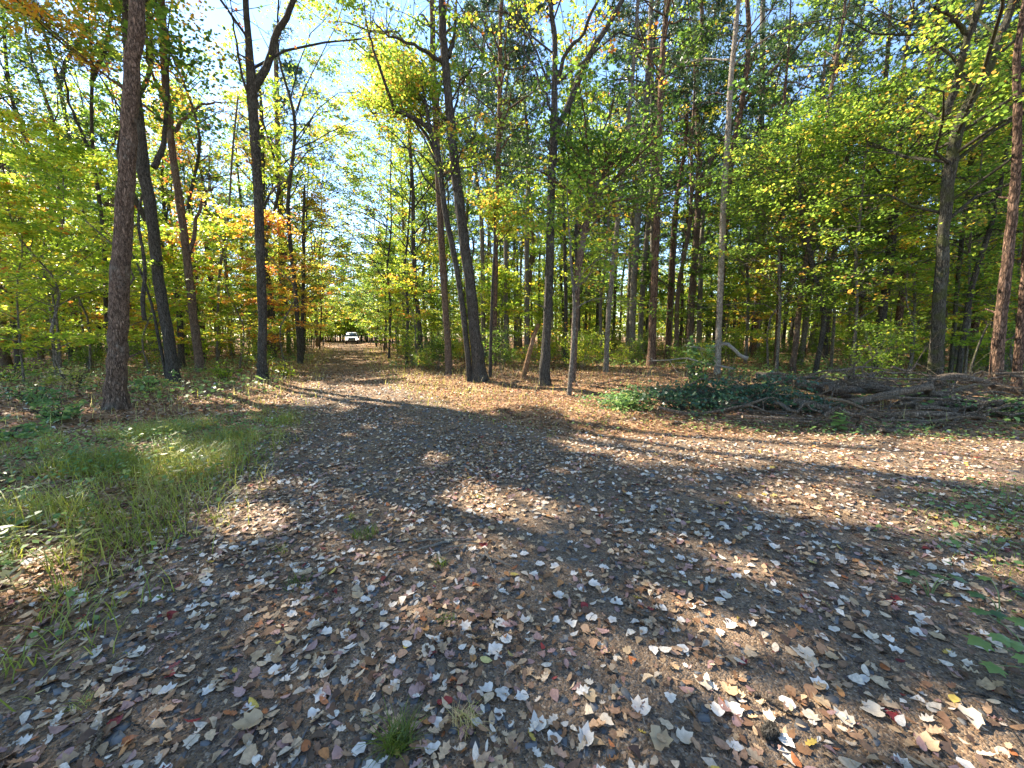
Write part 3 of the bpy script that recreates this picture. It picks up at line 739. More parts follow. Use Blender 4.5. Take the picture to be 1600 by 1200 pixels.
ht("maple_tree", "largest mossy dark trunk on the right, bending right near its top",
   [(1460, 614, 34), (1464, 540, 29), (1470, 440, 27), (1474, 360, 25), (1482, 280, 25), (1497, 200, 24), (1520, 150, 21), (1545, 105, 19), (1566, 50, 17), (1583, 0, 16)], B_MOSS,
   H=16, crown=cr(lo=4.2, spread=4.6, n=40, leaves=17000, size=.085, up=(.0, .5)), leafmat=L_GREEN,
   limbs=[([(1478, 180, 10, 0), (1495, 120, 9, -.2), (1512, 60, 8, -.4), (1532, 0, 8, -.5)], 3), ([(1511, 58, 6, -.4), (1490, 30, 5, -.5), (1460, 12, 4, -.6)], 0)])
ht("oak_tree", "dark slanting trunk between the largest mossy trunk and the reddish pines on the right",
   [(1495, 603, 14), (1505, 530, 13), (1520, 443, 13), (1540, 380, 12), (1559, 315, 10), (1572, 240, 8)], B_DARK,
   H=12, crown=cr(lo=3.6, spread=3.4, n=30, leaves=9000, size=.095, up=(.0, .5)), leafmat=L_GREEN)
ht("pine_tree", "thick reddish-brown pine trunk near the right edge of the picture",
   [(1553, 626, 30), (1560, 540, 27), (1571, 437, 25), (1579, 360, 22), (1586, 292, 20), (1590, 175, 17), (1593, 60, 14)], B_PINE,
   H=19, crown=cr(lo=9, spread=3.6, n=26, leaves=1600, up=(0, .5)), leafmat=L_PINE)
ht("pine_tree", "reddish pine cut by the right edge of the picture, behind the thick one",
   [(1586, 620, 22), (1596, 500, 20), (1604, 400, 19), (1612, 250, 17)], B_PINE,
   H=19, crown=cr(lo=8, spread=3.6, n=22, leaves=1300, up=(0, .5)), leafmat=L_PINE)
ht("oak_tree", "mossy grey trunk close behind the largest mossy trunk, on its right side",
   [(1482, 606, 10), (1492, 500, 10), (1500, 400, 10), (1513, 300, 9), (1518, 200, 7)], B_MOSS, Y=13,
   H=12, crown=cr(lo=3.6, spread=3.2, n=26, leaves=8000, size=.1, up=(.0, .5)), leafmat=L_GREEN)
ht("dead_tree", "thin yellowish mossy stick leaning right, between the mossy trunk and the thick pine",
   [(1507, 624, 5), (1515, 585, 5), (1522, 560, 6), (1533, 530, 5), (1545, 505, 4)], B_MOSS, H=0)
ht("dead_tree", "orange decaying snag leaning against the dark trunk in the middle",
   [(817, 597, 11), (824, 565, 10), (833, 530, 8), (841, 506, 7)], B_ROT, H=0, dead=True)
ht("dead_tree", "grey hanging snag suspended beside the black leaning trunk on the left",
   [(226, 502, 7), (224, 440, 7), (222, 380, 6), (221, 310, 5)], B_DARK, H=0, Y=11) if False else None
# maples arching over the track, then understory maples on the right
for i, (u, Y, H, lm, sp, lab) in enumerate([(607, 24, 18, 1, 6.2, "yellow-green tree arching over the right side of the track, first beyond the slim edge trunk"), (474, 27, 19, 0, 6.2, "tree arching over the left of the track, beyond the slim orange one"),
        (499, 38, 22, 1, 6.5, "yellow tree leaning over the far track from the left, short of the vehicle"), (588, 44, 23, 0, 7.0, "green tree leaning over the far track from the right, short of the vehicle"),
        (634, 19, 16, 1, 5.6, "golden slim tree close to the right side of the track, leafy almost to the ground"), (600, 33, 16, 0, 5.4, "leafy green tree right of the far track, between the two arching ones"), (505, 48, 16, 1, 6.0, "yellow tree left of the far track beside the white vehicle")]):
    ht("maple_tree", lab, [(u, 540, 120 / Y), (u + 3, 480, 110 / Y), (u - 2, 420, 100 / Y), (u + 4, 360, 70 / Y)], B_DARK, Y=Y, H=H, seed=600 + i,
       crown=cr(lo=2.4, spread=sp, n=40, leaves=14000, size=.10 + Y * .0012, up=(.05, .6), aim=(PI if u > 550 else 0), shift=.12), leafmat=(L_YELL if lm else L_GREEN))
for i, (u, Y, H) in enumerate([(1335, 12.5, 9), (1425, 14, 10), (1512, 12, 9), (1215, 14.5, 9), (1590, 13, 10), (1165, 19, 9.5), (1300, 16, 11), (1475, 17, 11), (1560, 15.5, 10)]):
    ht("maple_tree", "leafy understory maple %s" % ["behind the brush pile, left of the dark bent trunk", "between the dark bent trunk and the largest mossy trunk", "right behind the slanting dark trunk", "behind the thin reddish trunk",
        "behind the reddish pines at the right edge", "behind and left of the palest trunk's grey neighbour", "deeper behind the black crooked stem", "deeper behind the largest mossy trunk", "deeper behind the thick reddish pine"][i],
       [(u, 560, 7), (u + 4, 480, 6), (u + 2, 400, 6), (u + 10, 330, 5)], B_GREY, Y=Y, H=H, seed=500 + i,
       crown=cr(lo=1.8, spread=2.9, n=32, leaves=7500, size=.10, up=(-.05, .45)), leafmat=L_GREEN)
for i, (x, y, H, sp) in enumerate([(-13.5, 6.0, 17, 5.5), (-17.5, 10.5, 19, 5.5), (-14.2, 16.5, 20, 5.2), (-20.5, 16.0, 20, 5.2), (-10.8, 19.6, 19, 4.6), (-18.0, 22.5, 21, 5), (-12.0, 2.2, 17, 5.2), (-24, 21, 21, 5.5)]):  # trees added on the sun side, several out of frame, to shade the junction
    rng = np.random.RandomState(400 + i)
    root = thing("oak_tree", ["dark trunk among the yellow leaves on the left", "slim dark trunk in the yellow woods at left"][i % 2], "tree", (x, y, g1(x, y)), group="dark trunks among the yellow leaves on the left")
    W = Wood(); hh = H / 5
    path = np.array([(x + rng.randn() * .15 * k, y + rng.randn() * .15 * k, g1(x, y) + hh * k) for k in range(6)]); path[0, :2] = (x, y)
    P, R = trunk_tube(W, path, [.11, .10, .085, .07, .045, .015], rng, m=28)
    LP, LR, SP, SR, sA, sB = branch_system(P, R, rng, H * .42, H * .98, sp, 30, 6)
    W.tubes(LP, LR, 6); W.tubes(SP, SR, 4)
    off = path[0]
    part("trunk", offset(W, off).mesh("trunk", B_DARK), root)
    Pn, t = leaf_points(sA, sB, 24000, rng, sh=.55, sv=.2)
    kp = gap_keep(Pn, rng); Pn, t = Pn[kp], t[kp]
    lm = [L_GREEN, L_YELL, L_ORNG][i % 3]
    V, ta, _ = leaf_mesh(None, Pn - off, t, .13, rng, lm)
    part("crown", mesh_np("crown", V, np.arange(len(V)), 4, lm, attr=ta), root)
    HEROES.append(np.array([x, y]))

# ---------------------------------------------------------------- forest behind: prototypes, copied one by one
def proto_arrays(kind, seed):
    rng = np.random.RandomState(seed)
    W = Wood()
    if kind == 'broad':
        H = 15 + 4 * rng.rand()
        path = np.array([(0, 0, 0)] + [(rng.randn() * .12 * k, rng.randn() * .12 * k, H * k / 5) for k in range(1, 6)])
        P, R = trunk_tube(W, path, [.13, .115, .10, .075, .045, .012], rng, sides=8, m=18)
        LP, LR, SP, SR, a, b = branch_system(P, R, rng, 3.4, H * .98, 2.7, 30, 5, up=(.05, .7))
        W.tubes(LP, LR, 4); W.tubes(SP, SR, 3)
        Pn, t = leaf_points(a, b, 3500, rng, sh=.26, sv=.10)
        V, ta, _ = leaf_mesh(None, Pn, t, .15, rng, None)
        return W, V, ta, 4
    if kind == 'pine':
        H = 20 + 3 * rng.rand()
        path = np.array([(0, 0, 0)] + [(rng.randn() * .07 * k, rng.randn() * .07 * k, H * k / 5) for k in range(1, 6)])
        P, R = trunk_tube(W, path, [.15, .14, .125, .10, .06, .015], rng, sides=8, m=18)
        LP, LR, SP, SR, a, b = branch_system(P, R, rng, 10, H * .98, 2.8, 34, 6, up=(-.05, .4))
        W.tubes(LP, LR, 4); W.tubes(SP, SR, 3)
        # a few dead stubs lower down
        LP, LR, SP, SR, _, _ = branch_system(P, R, rng, 4, 11, 1.4, 9, 2, up=(0, .4)); W.tubes(LP, LR, 4); W.tubes(SP, SR, 3)
        V, ta = needle_tufts(np.concatenate([a, b]), 1500, rng, length=.19, width=.02, per=12, tl=.22)
        return W, V, ta, 3
    if kind == 'sapling':
        H = 4.2 + 3 * rng.rand()
        path = np.array([(0, 0, 0)] + [(rng.randn() * .10 * k, rng.randn() * .10 * k, H * k / 4) for k in range(1, 5)])
        P, R = trunk_tube(W, path, [.038, .032, .025, .016, .006], rng, sides=6, m=12, flare=.2)
        LP, LR, SP, SR, a, b = branch_system(P, R, rng, .9, H * .97, 1.7, 26, 4, up=(-.05, .45))
        W.tubes(LP, LR, 4); W.tubes(SP, SR, 3)
        Pn, t = leaf_points(a, b, 3600, rng, sh=.20, sv=.06)
        V, ta, _ = leaf_mesh(None, Pn, t, .105, rng, None)
        return W, V, ta, 4
    if kind == 'bush':
        H = 1.3 + .8 * rng.rand(); k = 9
        st = []
        for j in range(k):
            a_ = rng.rand() * 2 * PI; r_ = .35 + .5 * rng.rand()
            st.append([(np.cos(a_) * .05, np.sin(a_) * .05, -.03), (np.cos(a_) * r_ * .4, np.sin(a_) * r_ * .4, H * .5), (np.cos(a_) * r_, np.sin(a_) * r_, H * (.7 + .3 * rng.rand()))])
        st = np.array(st); W.tubes(st, np.tile([.012, .008, .003], (k, 1)), 4)
        A = np.concatenate([st[:, 1], st[:, 0] * .4 + st[:, 1] * .6]); B = np.concatenate([st[:, 2], st[:, 1]])
        Pn, t = leaf_points(A, B, 1600, rng, sh=.20, sv=.12)
        V, ta, _ = leaf_mesh(None, Pn, t, .075, rng, None)
        return W, V, ta, 4
PROTO = {}
def proto(kind, i, lm, bm):
    key = (kind, i, lm.name, bm.name)
    if key not in PROTO:
        k2 = (kind, i)
        if k2 not in PROTO: PROTO[k2] = proto_arrays(kind, hash_seed(kind) + i)
        W, V, ta, k = PROTO[k2]
        PROTO[key] = (W.mesh("trunk", bm), mesh_np("crown", V, np.arange(len(V)), k, lm, attr=ta))
    return PROTO[key]
def hash_seed(s): return sum(ord(c) for c in s) * 7
def place(kind, i, lm, bm, x, y, rz, sc, name, label, cat, group):
    tm, cm = proto(kind, i, lm, bm)
    r = thing(name, label, cat, (x, y, g1(x, y) - .02), rz, group)
    r.scale = (sc, sc, sc * random.uniform(.92, 1.1))
    part("trunk" if kind != 'bush' else "stems", tm, r); part("crown" if kind != 'bush' else "foliage", cm, r)
    return r
def shades_junction(x, y, h0=7, h1=18):      # would a crown here shade the ground the photograph shows near by?
    for h in (h0, (h0 + h1) / 2, h1):
        gx, gy = x - SDIR[0] / SDIR[2] * h, y - SDIR[1] / SDIR[2] * h
        if -8 < gx < 14 and -1 < gy < 9.5: return True
    return False
LANDMARKS = [(180, "the thickest left trunk"), (262, "the black leaning trunk"), (314, "the creeper-clad trunk"), (410, "the forked black trunk"), (472, "the slim orange tree"), (560, "the parked-out far end of the track"),
             (661, "the slim trunk at the track's right edge"), (750, "the big leaning trunk"), (851, "the dark double-forked trunk"), (893, "the crooked dark-crowned tree"), (1000, "the open-sky pine"),
             (1077, "the long-limbed brown trunk"), (1121, "the palest trunk"), (1181, "the palest trunk's grey neighbour"), (1272, "the black crooked stem"), (1370, "the dark bent trunk"), (1460, "the largest mossy trunk"), (1553, "the thick reddish pine")]
LANDMARKS[5] = (560, "the far end of the track")
BARKW = {"bark_dark": "dark", "bark_grey": "grey", "bark_brown": "brown", "bark_pine": "reddish"}
LEAFW = {"leaf_green": "green", "leaf_yellow_green": "yellow-green", "leaf_orange": "orange", "leaf_pine_needle": "high-crowned"}
def where(x, y):
    u = 800 + F * x / (y * math.cos(PITCH) + 1e-6)
    k = min(LANDMARKS, key=lambda q: abs(q[0] - u))
    if abs(k[0] - u) > 170: return "beyond the %s edge of the picture" % ("left" if u < 800 else "right")
    dep = "close" if y < 20 else "well" if y < 30 else "far"
    sd_ = "behind" if abs(k[0] - u) < 14 else "behind and left of" if u < k[0] else "behind and right of"
    return "%s %s %s" % (dep, sd_, k[1])
taken = [tuple(h) for h in HEROES]
def free(x, y, d):
    for a, b in taken:
        if (a - x) ** 2 + (b - y) ** 2 < d * d: return False
    return True
def on_road(x, y, m): return road_sd(np.array([x]), np.array([y]))[0] > -m
rr = random.Random(5)
def region(x, y): return x / y
def leafy(x, y):
    a = x / y
    q = rr.random()
    if a < -.55: return L_YELL if q < .65 else (L_ORNG if q < .75 else L_GREEN)
    if a < .1: return L_YELL if q < .45 else (L_GREEN if q < .985 else L_ORNG)
    if a < .75: return L_GREEN if q < .55 else (L_YELL if q < .92 else L_ORNG)
    return L_GREEN if q < .7 else L_YELL
def side(x, y):
    a = x / y
    return ("left of the track", "along the right side of the track", "in the woods behind the middle", "behind the brush pile")[0 if a < -.45 else 1 if a < -.05 else 2 if a < .5 else 3]
nb = 0; tries = 0
while nb < 255 and tries < 6000:
    tries += 1
    y = 13 + 33 * rr.random() ** .8; x = (rr.random() * 2.9 - 1.45) * y
    if on_road(x, y, 1.3) or not free(x, y, 1.5 if nb > 40 else 2.2): continue
    a = x / y
    if a < -.5 and -.62 < a and rr.random() < .5: continue
    pine = rr.random() < (.5 if a > -.2 else .2)
    if shades_junction(x, y): continue
    taken.append((x, y)); nb += 1
    s = side(x, y)
    if pine:
        place('pine', rr.randrange(3), L_PINE, rr.choice([B_PINE, B_GREY, B_GREY]), x, y, rr.random() * 6.28, rr.uniform(.8, 1.1), "pine_tree", "slender pine " + where(x, y), "pine tree", "pines %s" % s)
    else:
        lm_ = leafy(x, y); bm_ = rr.choice([B_DARK, B_GREY, B_BROWN, B_DARK])
        place('broad', rr.randrange(5), lm_, bm_, x, y, rr.random() * 6.28, rr.uniform(.75, 1.1), "broadleaf_tree", "%s-barked %s tree %s" % (BARKW[bm_.name], LEAFW[lm_.name], where(x, y)), "tree", "hardwoods %s" % s)
ns = 0; tries = 0
while ns < 140 and tries < 6000:
    tries += 1
    y = 10.5 + 27 * rr.random() ** .9; x = (rr.random() * 2.8 - 1.4) * y
    if on_road(x, y, 1.0) or not free(x, y, 1.0): continue
    a = x / y
    if y < 14 and -.7 < a < .9: continue
    if -.75 < a < -.35 and y < 16: continue
    if -.2 < a < .45 and y < 19: continue
    if 0 < a < .8 and rr.random() < .6: continue
    taken.append((x, y)); ns += 1
    lm = leafy(x, y) if a > -.5 else (L_YELL if rr.random() < .85 else L_ORNG)
    s = side(x, y)
    place('sapling', rr.randrange(5), lm, B_GREY, x, y, rr.random() * 6.28, rr.uniform(.7, 1.25), "sapling", "%s sapling %s" % (LEAFW[lm.name], where(x, y)), "sapling", "understory saplings %s" % s)
nbu = 0; tries = 0
while nbu < 85 and tries < 6000:
    tries += 1
    y = 8 + 30 * rr.random() ** 1.2; x = (rr.random() * 2.8 - 1.4) * y
    if on_road(x, y, .7) or not free(x, y, .7): continue
    a = x / y
    if y < 15 and a < .9: continue
    if y < 10 and a > 0: continue
    taken.append((x, y)); nbu += 1
    lm = (L_YELL if rr.random() < .5 else L_GREEN) if a < .3 else L_GREEN
    s = side(x, y)
    place('bush', rr.randrange(4), lm, B_GREY, x, y, rr.random() * 6.28, rr.uniform(.5, 1.15), "bush", "low %s bush %s" % (LEAFW[lm.name], where(x, y)), "bush", "low bushes %s" % s)

# the far wood, one mass
def far_wood():
    rng = np.random.RandomState(77)
    WV, WQ, n = [], [], 0
    leaves = {L_GREEN.name: [], L_YELL.name: [], L_PINE.name: []}
    def add(kind, i, lm, x, y, sc, rz, keep):
        nonlocal n
        k2 = (kind, i)
        if k2 not in PROTO: PROTO[k2] = proto_arrays(kind, hash_seed(kind) + i)
        W, V, ta, k = PROTO[k2]
        wv, wq = W.arrays()
        nv = (18 if kind != 'sapling' else 12) * (8 if kind != 'sapling' else 6)     # trunk tube only
        wv = wv[:nv]; wq = wq[(wq < nv).all(1)]
        c, s = math.cos(rz), math.sin(rz); R = np.array([[c, s, 0], [-s, c, 0], [0, 0, 1]])
        WV.append(wv @ R * sc + (x, y, 0)); WQ.append(wq + n); n += len(wv)
        L = V.reshape(-1, k, 3); kk = rng.rand(len(L)) < keep
        L = L[kk]; cen = L.mean(1, keepdims=True)
        L = (cen + (L - cen) * 1.6) @ R * sc + (x, y, 0)
        leaves[lm.name].append((L, ta.reshape(-1, k)[kk]))
    cnt = 0
    while cnt < 250:
        y = 44 + 60 * rng.rand() ** 1.1; x = (rng.rand() * 3.2 - 1.6) * y
        if cnt > 220: y = 69 + 20 * rng.rand(); x = y * (-.55 + .24 * rng.rand())
        if y < 72 and on_road(x, y, .8): continue
        if -.5 < x / y < -.36 and y < 68: continue
        cnt += 1
        q = rng.rand(); a = x / y
        if q < .25: add('pine', rng.randint(3), L_PINE, x, y, .8 + .25 * rng.rand(), rng.rand() * 6, .6)
        else: add('broad', rng.randint(5), L_YELL if (rng.rand() < (.8 if a < -.4 else .35)) else L_GREEN, x, y, .75 + .35 * rng.rand(), rng.rand() * 6, .42)
    for i in range(620):
        y = 38 + 62 * rng.rand() ** 1.3; x = (rng.rand() * 3.2 - 1.6) * y
        if i > 540: y = 68 + 20 * rng.rand(); x = y * (-.53 + .2 * rng.rand())
        if y < 72 and on_road(x, y, .6): continue
        add('sapling', rng.randint(5), L_YELL if (rng.rand() < (.8 if x / y < -.4 else .4)) else L_GREEN, x, y, .9 + .7 * rng.rand(), rng.rand() * 6, .4)
    for i in range(620):
        y = 60 + 50 * rng.rand(); x = (rng.rand() * 3.2 - 1.6) * y
        if i >= 90 and y < 72 and -.5 < x / y < -.3: continue
        if i < 90: y = 68 + 14 * rng.rand(); x = y * (-.58 + .30 * rng.rand())
        add('sapling', rng.randint(5), L_GREEN if rng.rand() < .6 else L_YELL, x, y, (.38 + .25 * rng.rand()) * (1 if i < 90 else 1.35), rng.rand() * 6, .16)
    V = np.concatenate(WV); Q = np.concatenate(WQ)
    me = mesh_np("distant_woods", V, Q, 4, B_DARK, smooth_=True)
    root = part("distant_woods", me); tag(root, "distant woods closing the view behind every nearer trunk", "woods", kind="stuff")
    for nm, lst in leaves.items():
        for k in (3, 4):
            sel = [a for a in lst if a[0].shape[1] == k]
            if not sel: continue
            L = np.concatenate([a[0] for a in sel]); t = np.concatenate([a[1] for a in sel])
            part("foliage", mesh_np("foliage", L.reshape(-1, 3), np.arange(L.shape[0] * k), k, bpy.data.materials[nm], attr=t.ravel()), root)
far_wood()

# ---------------------------------------------------------------- leaf litter
PAL = dict(white=[(.70, .61, .50), (.58, .50, .40), (.66, .55, .43), (.56, .45, .33)], tan=[(.50, .34, .20), (.44, .29, .16), (.56, .41, .26), (.42, .26, .15)],
           brown=[(.24, .125, .06), (.30, .165, .085), (.17, .09, .05), (.36, .21, .13)], dark=[(.09, .06, .04), (.12, .07, .045), (.07, .045, .035)],
           pink=[(.40, .24, .20), (.33, .19, .16)], orange=[(.45, .20, .07), (.40, .14, .05)], red=[(.25, .035, .03), (.18, .03, .03)], yellow=[(.55, .38, .08), (.5, .40, .14)])
def pick_cols(n, rng, w):
    names = list(w); pr = np.array([w[k] for k in names], float); pr /= pr.sum()
    ch = rng.choice(len(names), n, p=pr)
    out = np.empty((n, 3))
    for i, k in enumerate(names):
        m = ch == i; p = np.array(PAL[k]); out[m] = p[rng.randint(0, len(p), m.sum())] * (.8 + .4 * rng.rand(m.sum(), 1))
    return out
def polar(n, r0, r1, rng, half=1.25):
    r = np.sqrt(r0 ** 2 + (r1 ** 2 - r0 ** 2) * rng.rand(n)); a = (rng.rand(n) * 2 - 1) * half
    return r * np.sin(a), r * np.cos(a)
def litter(name, label):
    rng = np.random.RandomState(21)
    Vs, Fs, Ls, Cs = [], [], [], []; n0 = 0
    def emit(x, y, size, tpl, col, tilt, zoff, curl=1.0):
        nonlocal n0
        P = np.stack([x, y, gz(x, y) + zoff], 1)
        V = leaf_geo(P, size, rng, tpl, tilt=tilt, curl=curl, wv=.55)
        k = len(tpl); Vs.append(V); Fs.append(np.arange(len(V)) + n0); Ls.append(np.full(len(x), k)); Cs.append(np.repeat(col, k, 0)); n0 += len(V)
    # (r0, r1, count, size, templates)
    rings = [(.5, 2.6, 7600, .049), (2.6, 5, 20500, .048), (5, 9, 34000, .05), (9, 18, 34000, .072), (18, 34, 26000, .12), (34, 75, 22000, .2)]
    for r0, r1, n, s in rings:
        x, y = polar(n, r0, r1, rng)
        sd = road_sd(x, y)
        dens = np.where(sd > 0, .55 + .6 * (vnoise(x, y, .8, 31) - .35) + .5 * (vnoise(x, y, 2.4, 37) - .5), 1.0)
        # barer gravel stripe where wheels pass in the middle of the junction
        dens = np.where((sd > .6) & (y < 5), dens - .25 * (np.abs(x - .35) < .35), dens)
        k = rng.rand(n) < dens; x, y, sd = x[k], y[k], sd[k]
        on = sd > -.15
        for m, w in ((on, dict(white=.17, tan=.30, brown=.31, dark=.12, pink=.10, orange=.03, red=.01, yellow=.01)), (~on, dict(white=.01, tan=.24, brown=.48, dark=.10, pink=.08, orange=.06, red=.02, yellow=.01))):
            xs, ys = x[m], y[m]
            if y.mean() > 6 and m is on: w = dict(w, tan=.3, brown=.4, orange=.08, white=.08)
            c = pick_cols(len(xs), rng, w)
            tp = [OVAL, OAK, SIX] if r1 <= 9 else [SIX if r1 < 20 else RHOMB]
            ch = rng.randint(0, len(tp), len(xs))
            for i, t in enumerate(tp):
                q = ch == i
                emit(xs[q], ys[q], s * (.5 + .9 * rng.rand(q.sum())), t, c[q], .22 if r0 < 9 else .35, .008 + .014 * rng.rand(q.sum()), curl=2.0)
    # larger maple leaves, away from the individually built ones
    for r0, r1, n in ((.8, 3.1, 300), (3.1, 6, 1900), (6, 13, 2600)):
        x, y = polar(n, r0, r1, rng); sd = road_sd(x, y); k = rng.rand(n) < np.where(sd > 0, 1, .35); x, y = x[k], y[k]
        c = pick_cols(len(x), rng, dict(white=.5, tan=.4, pink=.08, yellow=.02) if r0 > 2 else dict(tan=.5, brown=.3, pink=.2))
        hm = rng.rand(len(x)) < .5; zz = .038 + .035 * rng.rand(len(x))
        emit(x[hm], y[hm], zz[hm], MAPLE, c[hm], .25, .018, curl=1.6); emit(x[~hm], y[~hm], zz[~hm], CRUMP, c[~hm], .25, .018, curl=1.8)
    o = part(name, mesh_np(name, np.concatenate(Vs), np.concatenate(Fs), np.concatenate(Ls), LITTER, col=np.concatenate(Cs)))
    tag(o, label, "leaf litter", kind="stuff")
litter("leaf_litter", "carpet of small brown and tan fallen leaves over track and forest floor")

# the 290 or so larger leaves nearest the camera, each its own thing
def fan_mesh(name, tpl, rng, color, curl):
    # centre-fan with rings so the blade can cup and crease
    k = len(tpl); c = np.array([0, .42, 0.])
    outer = tpl.copy(); outer[:, 2] = outer[:, 2] * curl + rng.randn(k) * .03
    inner = c + (tpl - c) * .55; inner[:, 2] = rng.randn(k) * .018 + .02
    V = np.vstack([outer, inner, c + (0, 0, -.01)]); V[:, 1] -= .4
    fold = rng.uniform(-.12, .22); V[:, 2] += np.abs(V[:, 0]) * fold + (V[:, 1] ** 2) * rng.uniform(-.4, .3)
    fv, fl = [], []
    for i in range(k):
        j = (i + 1) % k
        fv += [i, j, k + j, k + i]; fl.append(4); fv += [k + i, k + j, 2 * k]; fl.append(3)
    # stalk
    st = np.array([(.012, -.4, .0), (-.012, -.4, 0), (-.008, -.85, .04), (.008, -.85, .04)]); b = len(V)
    V = np.vstack([V, st]); fv += [b, b + 1, b + 2, b + 3]; fl.append(4)
    col = np.tile(np.array(color), (len(V), 1)) * (.88 + .24 * rng.rand(len(V), 1)); col[-4:] = np.array(color) * .6
    col[2 * k] *= .85
    return mesh_np(name, V, fv, fl, LITTER, col=np.clip(col, 0, 1), smooth_=True)
rl = np.random.RandomState(90)
LEAFM = {}
KINDS = {"white": ((.74, .65, .55), MAPLE, "silvery white maple leaf lying on the dark gravel in the foreground"),
         "cream": ((.66, .54, .40), MAPLE, "cream maple leaf lying on the gravel in the foreground"),
         "tan": ((.50, .35, .20), MAPLE, "tan brown maple leaf lying in the foreground litter"),
         "oak": ((.46, .30, .17), OAK, "lobed tan oak leaf lying in the foreground litter"),
         "pink": ((.42, .25, .21), OVAL, "pinkish oval leaf lying in the foreground litter"),
         "orange": ((.50, .24, .08), OVAL, "orange oval leaf lying in the foreground litter"),
         "yellow": ((.58, .42, .10), OVAL, "yellow oval leaf lying in the foreground litter"),
         "red": ((.24, .03, .03), MAPLE, "dark red maple leaf lying in the foreground litter")}
for kname, (c, tpl, lab) in KINDS.items():
    LEAFM[kname] = []
    for q_ in range(7):
        t_ = CRUMP if (tpl is MAPLE and q_ % 3 == 1) else tpl
        t_ = t_ * np.array([rl.uniform(.75, 1.15), rl.uniform(.85, 1.1), 1]) + np.append(rl.randn(1, 2) * 0, [[0]], 1); t_ = t_ + rl.randn(*t_.shape) * np.array([.022, .022, .01])
        LEAFM[kname].append(fan_mesh("fallen_leaf", t_, rl, np.array(c) * rl.uniform(.82, 1.05), rl.uniform(.6, 1.9)))
def put_leaf(kind, x, y, size, rz=None, label=None, z=.016):
    me = LEAFM[kind][rl.randint(7)]
    o = part("fallen_leaf", me); o.location = (x, y, g1(x, y) + z); o.scale = (size * rl.uniform(.9, 1.1), size, size)
    o.rotation_euler = (rl.randn() * .07, rl.randn() * .07, rl.rand() * 6.28 if rz is None else rz)
    u_ = F * x / (y * math.cos(PITCH)) / 1.15 + 800
    q_ = x / y
    zone = ("far left" if q_ < -.75 else "left of centre" if q_ < -.25 else "centre" if q_ < .25 else "right of centre" if q_ < .75 else "far right")
    zone = ("along the bottom edge" if y < 1.45 else "just above the bottom edge" if y < 1.9 else "a step further off" if y < 2.5 else "two steps further off") + ", " + zone
    lab_ = KINDS[kind][2].split(" lying")[0].replace("maple ", "") + " " + zone
    tag(o, label or lab_, "fallen leaf", None if label else "larger %s leaves scattered on the junction" % kind)
placed = []
spec = [("red", 183, 1140, .075, "dark red leaf beside a stick at the bottom left"), ("tan", 392, 1140, .11, "largest tan leaf, bottom left, left of the green grass tuft"),
        ("yellow", 803, 903, .07, "bright yellow leaf on bare gravel in the middle"), ("red", 755, 856, .09, "bright red leaf on the pale stalk litter in the middle"),
        ("white", 915, 1163, .10, "white leaf at the bottom edge right of centre"), ("white", 840, 1142, .09, "white leaf at the bottom, right of the yellowing grass tuft"),
        ("cream", 1255, 1030, .11, "big cream leaf right of centre in the foreground"), ("red", 1395, 1125, .085, "red and cream leaf near the bottom right"),
        ("cream", 1515, 1130, .12, "large cream leaf at the bottom right, right of the red one"), ("white", 1000, 1110, .11, "large ragged white leaf in the lower middle right"),
        ("tan", 1030, 1165, .12, "big tan leaf at the bottom edge, right of the large ragged white one")]
for kname, u, v, s, lab in spec:
    x, y = ground_at(u, v); put_leaf(kname, x, y, s * .85, label=lab); placed.append((x, y))
cnt = 0; tr = 0
while cnt < 275 and tr < 5000:
    tr += 1
    r = math.sqrt(.85 ** 2 + (3.5 ** 2 - .85 ** 2) * rl.rand() ** 1.25); a = rl.uniform(-.95, .95)
    x, y = r * math.sin(a), r * math.cos(a)
    if y < 1.15 or y > 3.3 or abs(x) > 1.35 * y + .05: continue
    if road_sd(np.array([x]), np.array([y]))[0] < -.1: continue
    if vnoise(x, y, 1.3, 44) < (.35 if x < 0 else .2) and rl.rand() < .6: continue
    if min((x - a_) ** 2 + (y - b_) ** 2 for a_, b_ in placed) < .065 ** 2: continue
    placed.append((x, y)); cnt += 1
    q = rl.rand()
    kname = "white" if q < .46 else "cream" if q < .62 else "tan" if q < .76 else "oak" if q < .84 else "pink" if q < .92 else "orange" if q < .955 else "yellow" if q < .985 else "red"
    put_leaf(kname, x, y, rl.uniform(.050, .079) * (1 if kname not in ("pink", "orange", "yellow") else .85))

